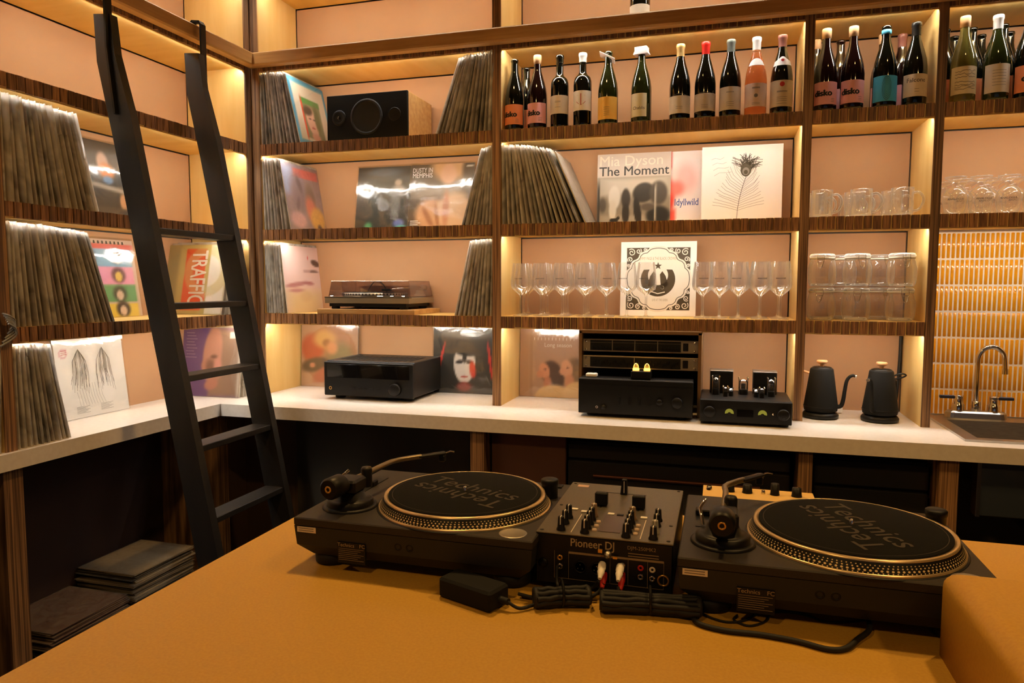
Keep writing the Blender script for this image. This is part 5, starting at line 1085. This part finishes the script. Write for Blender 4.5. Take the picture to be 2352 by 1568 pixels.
for x in (-.057, .06): mb.box(x - .0006, x + .0006, .01, .11, HM, HM + .0004)
mb.build('panel_line', 'offwhite', t)
for k, (x, y, m) in enumerate(((-.075, .135, 'white'), (-.055, .125, 'white'), (-.042, .126, 'white'), (-.005, .125, 'white'), (.012, .123, 'black_metal'), (.055, .12, 'white'))): MB().box(x - .006, x + .006, y - .004, y + .004, HM, HM + .0022, ch=.0006).build('button', m, t)
for x, y in ((-.031, .195), (.04, .193)):
    MB().box(x - .0018, x + .0018, y - .035, y + .035, HM, HM + .0004).build('fader_slot', 'black', t)
    MB().box(x - .012, x + .012, y - .028, y - .014, HM + .001, HM + .026, ch=.002).build('fader_cap', 'black', t)
MB().box(-.035, .045, .262, .2645, HM, HM + .0004).build('crossfader_slot', 'black', t)
cf = MB().prism([(-.006, HM + .001), (.008, HM + .001), (.006, HM + .03), (-.003, HM + .03)], .255, .268).build('crossfader_cap', 'black', t)
MB().box(.0008, .0022, .2545, .2552, HM + .004, HM + .028).build('pointer', 'white', cf)
MB().box(-.1, -.077, .288, .303, HM, HM + .0003).build('sticker', P('sticker_pink', (196, 160, 136), .6), t)
for x, y in ((-.108, .31), (.106, .31), (-.108, .01), (.106, .012), (.105, .09), (-.105, .155)): MB().lathe([(.0035, HM), (.003, HM + .001), (0, HM + .0012)], 8, (x, y, 0)).build('screw', 'black', t)
# --- rotary box behind the right deck
t = thing('rotary_mixer', 'small cream rotary mixer with dark knobs behind the right turntable', 'mixer', (2.165, -1.36, ZTB))
MB().box(-.11, .112, .005, .085, .0005, .0765, ch=.002).build('case', 'black', t)
MB().box(-.111, .113, .0, .09, .0765, .08, ch=.0006).build('faceplate', P('cream_plate', (222, 184, 106), .45), t)
for x, h, r_, m in ((-.098, .008, .006, 'chrome'), (-.055, .02, .009, 'black'), (-.02, .018, .01, 'black'), (.012, .008, .004, 'chrome'), (.035, .024, .009, 'black'), (.078, .018, .010, 'black')):
    MB().lathe([(r_ * 1.1, .08), (r_, .0845), (r_ * .9, .08 + h), (0, .08 + h)], 18, (x, .055, 0)).build('knob', m, t)

# ------------------------------------------------------------------ cables on the bar
def cable(label, pts, r, name='cable', sm=6, flat=None, seg=8):
    return tag(MB().tube([(x, y, ZTB + z) for x, y, z in pts], r, seg, smooth_path=sm, flat=flat).build(name, 'rubber'), label, 'cable')
t = thing('power_brick', 'black power brick lying in front of the left turntable', 'power supply', (1.70, -1.795, ZTB + .0005), (0, 0, R(-20)))
MB().box(-.055, .055, -.026, .026, 0, .034, ch=.004).build('case', 'black_matte', t)
MB().cyl(.0055, .055, .072, 12, (0, 0, .016), 'x').build('strain_relief', 'rubber', t)
def bundle(name, label, c, rot, L, n, seed):
    r_ = random.Random(seed); t = thing('cable_bundle', label, 'cable', (c[0], c[1], ZTB), (0, 0, rot))
    for k in range(n):
        a = k / n * math.pi * 2; oy, oz = .0135 * math.cos(a), .016 + .0115 * math.sin(a); pts = []
        for i in range(9):
            f = i / 8 - .5; bulge = 1.0 + .55 * abs(2 * f) ** 2 * (1 if abs(f) < .49 else .6)
            pts.append((L * f, oy * bulge + r_.uniform(-.0015, .0015), max(.0047, oz + r_.uniform(-.0012, .0012))))
        MB().tube(pts, .0045, 6, smooth_path=3).build('strand', 'rubber', t)
    for s_ in (-1, 1): MB().tube([(s_ * L / 2, .015 * math.cos(a), .0165 + .0115 * math.sin(a)) for a in [2 * math.pi * k / 12 for k in range(13)]], .005, 6).build('loop_end', 'rubber', t)
    q_ = MB(); q_.open = True; torus(q_, .0205, .0022, (0, 0, .0225), 'x', 20); q_.build('tie', 'black', t)
bundle('a', 'tied bundle of black cable at the end of the power brick lead', (1.845, -1.775, 0), R(22), .085, 9, 1)
bundle('b', 'longer tied bundle of black cable below the mixer and right turntable', (1.985, -1.762, 0), R(8), .15, 11, 2)
cable('short black lead from the power brick to the cable bundle', [(1.766, -1.819, .016), (1.785, -1.815, .006), (1.805, -1.795, .006)], .0028)
cable('black cable rising from the tied bundle to the left of the mixer', [(1.845, -1.775, .03), (1.84, -1.755, .022), (1.828, -1.735, .02), (1.825, -1.722, .045)], .0028)
cable('black looped cable running from the left turntable under the mixer', [(1.775, -1.765, .004), (1.815, -1.762, .004), (1.85, -1.742, .006), (1.885, -1.73, .016), (1.899, -1.735, .032)], .003)
cable('second black looped cable from the left turntable to the mixer', [(1.77, -1.770, .009), (1.82, -1.772, .004), (1.87, -1.757, .004), (1.897, -1.742, .014), (1.907, -1.737, .03)], .003)
for x, lab_ in ((1.902, 'left'), (1.932, 'right')):
    t = thing('rca_plug_pair', '%s pair of white and red plugs in the back of the mixer' % lab_, 'plug', (x, -1.717, ZTB))
    mb = MB().lathe([(.0058, .002), (.0068, .006), (.0068, .013), (.0055, .0165), (.0062, .02), (.004, .028), (.003, .034)], 16); mb.xf(Matrix.Translation((0, 0, .057)) @ Matrix.Rotation(R(118), 4, 'X')); mb.build('white_plug', 'white', t)
    mb = MB().lathe([(.0052, .002), (.006, .006), (.006, .013), (.005, .018), (.004, .026), (.003, .03)], 16); mb.xf(Matrix.Translation((.003, 0, .041)) @ Matrix.Rotation(R(125), 4, 'X')); mb.build('red_plug', 'red', t)
cable('pair of black leads running from the right plugs to the tied bundle', [(1.932, -1.748, .032), (1.938, -1.757, .012), (1.955, -1.752, .006), (1.985, -1.745, .008), (2.01, -1.75, .012)], .0028)
cable('thick black mains cable curving across the bar in front of the right turntable', [(2.06, -1.745, .006), (2.052, -1.762, .0045), (2.062, -1.785, .0045), (2.10, -1.796, .0045), (2.15, -1.794, .0045), (2.20, -1.80, .0045), (2.24, -1.812, .0045), (2.265, -1.802, .0045), (2.285, -1.772, .006), (2.305, -1.742, .008), (2.31, -1.71, .012)], .0042)
cable('thin black cable looping under the left half of the right turntable', [(2.06, -1.738, .004), (2.075, -1.752, .0025), (2.10, -1.762, .0025), (2.125, -1.752, .0025), (2.15, -1.72, .003), (2.18, -1.69, .012)], .0018)
cable('thin black cable making a wide loop below the rating plate of the right turntable', [(2.118, -1.735, .003), (2.113, -1.752, .0022), (2.135, -1.765, .0022), (2.16, -1.742, .0022), (2.172, -1.71, .003), (2.2, -1.70, .003), (2.225, -1.705, .003), (2.25, -1.718, .0022), (2.29, -1.705, .0022), (2.31, -1.70, .006)], .0018)
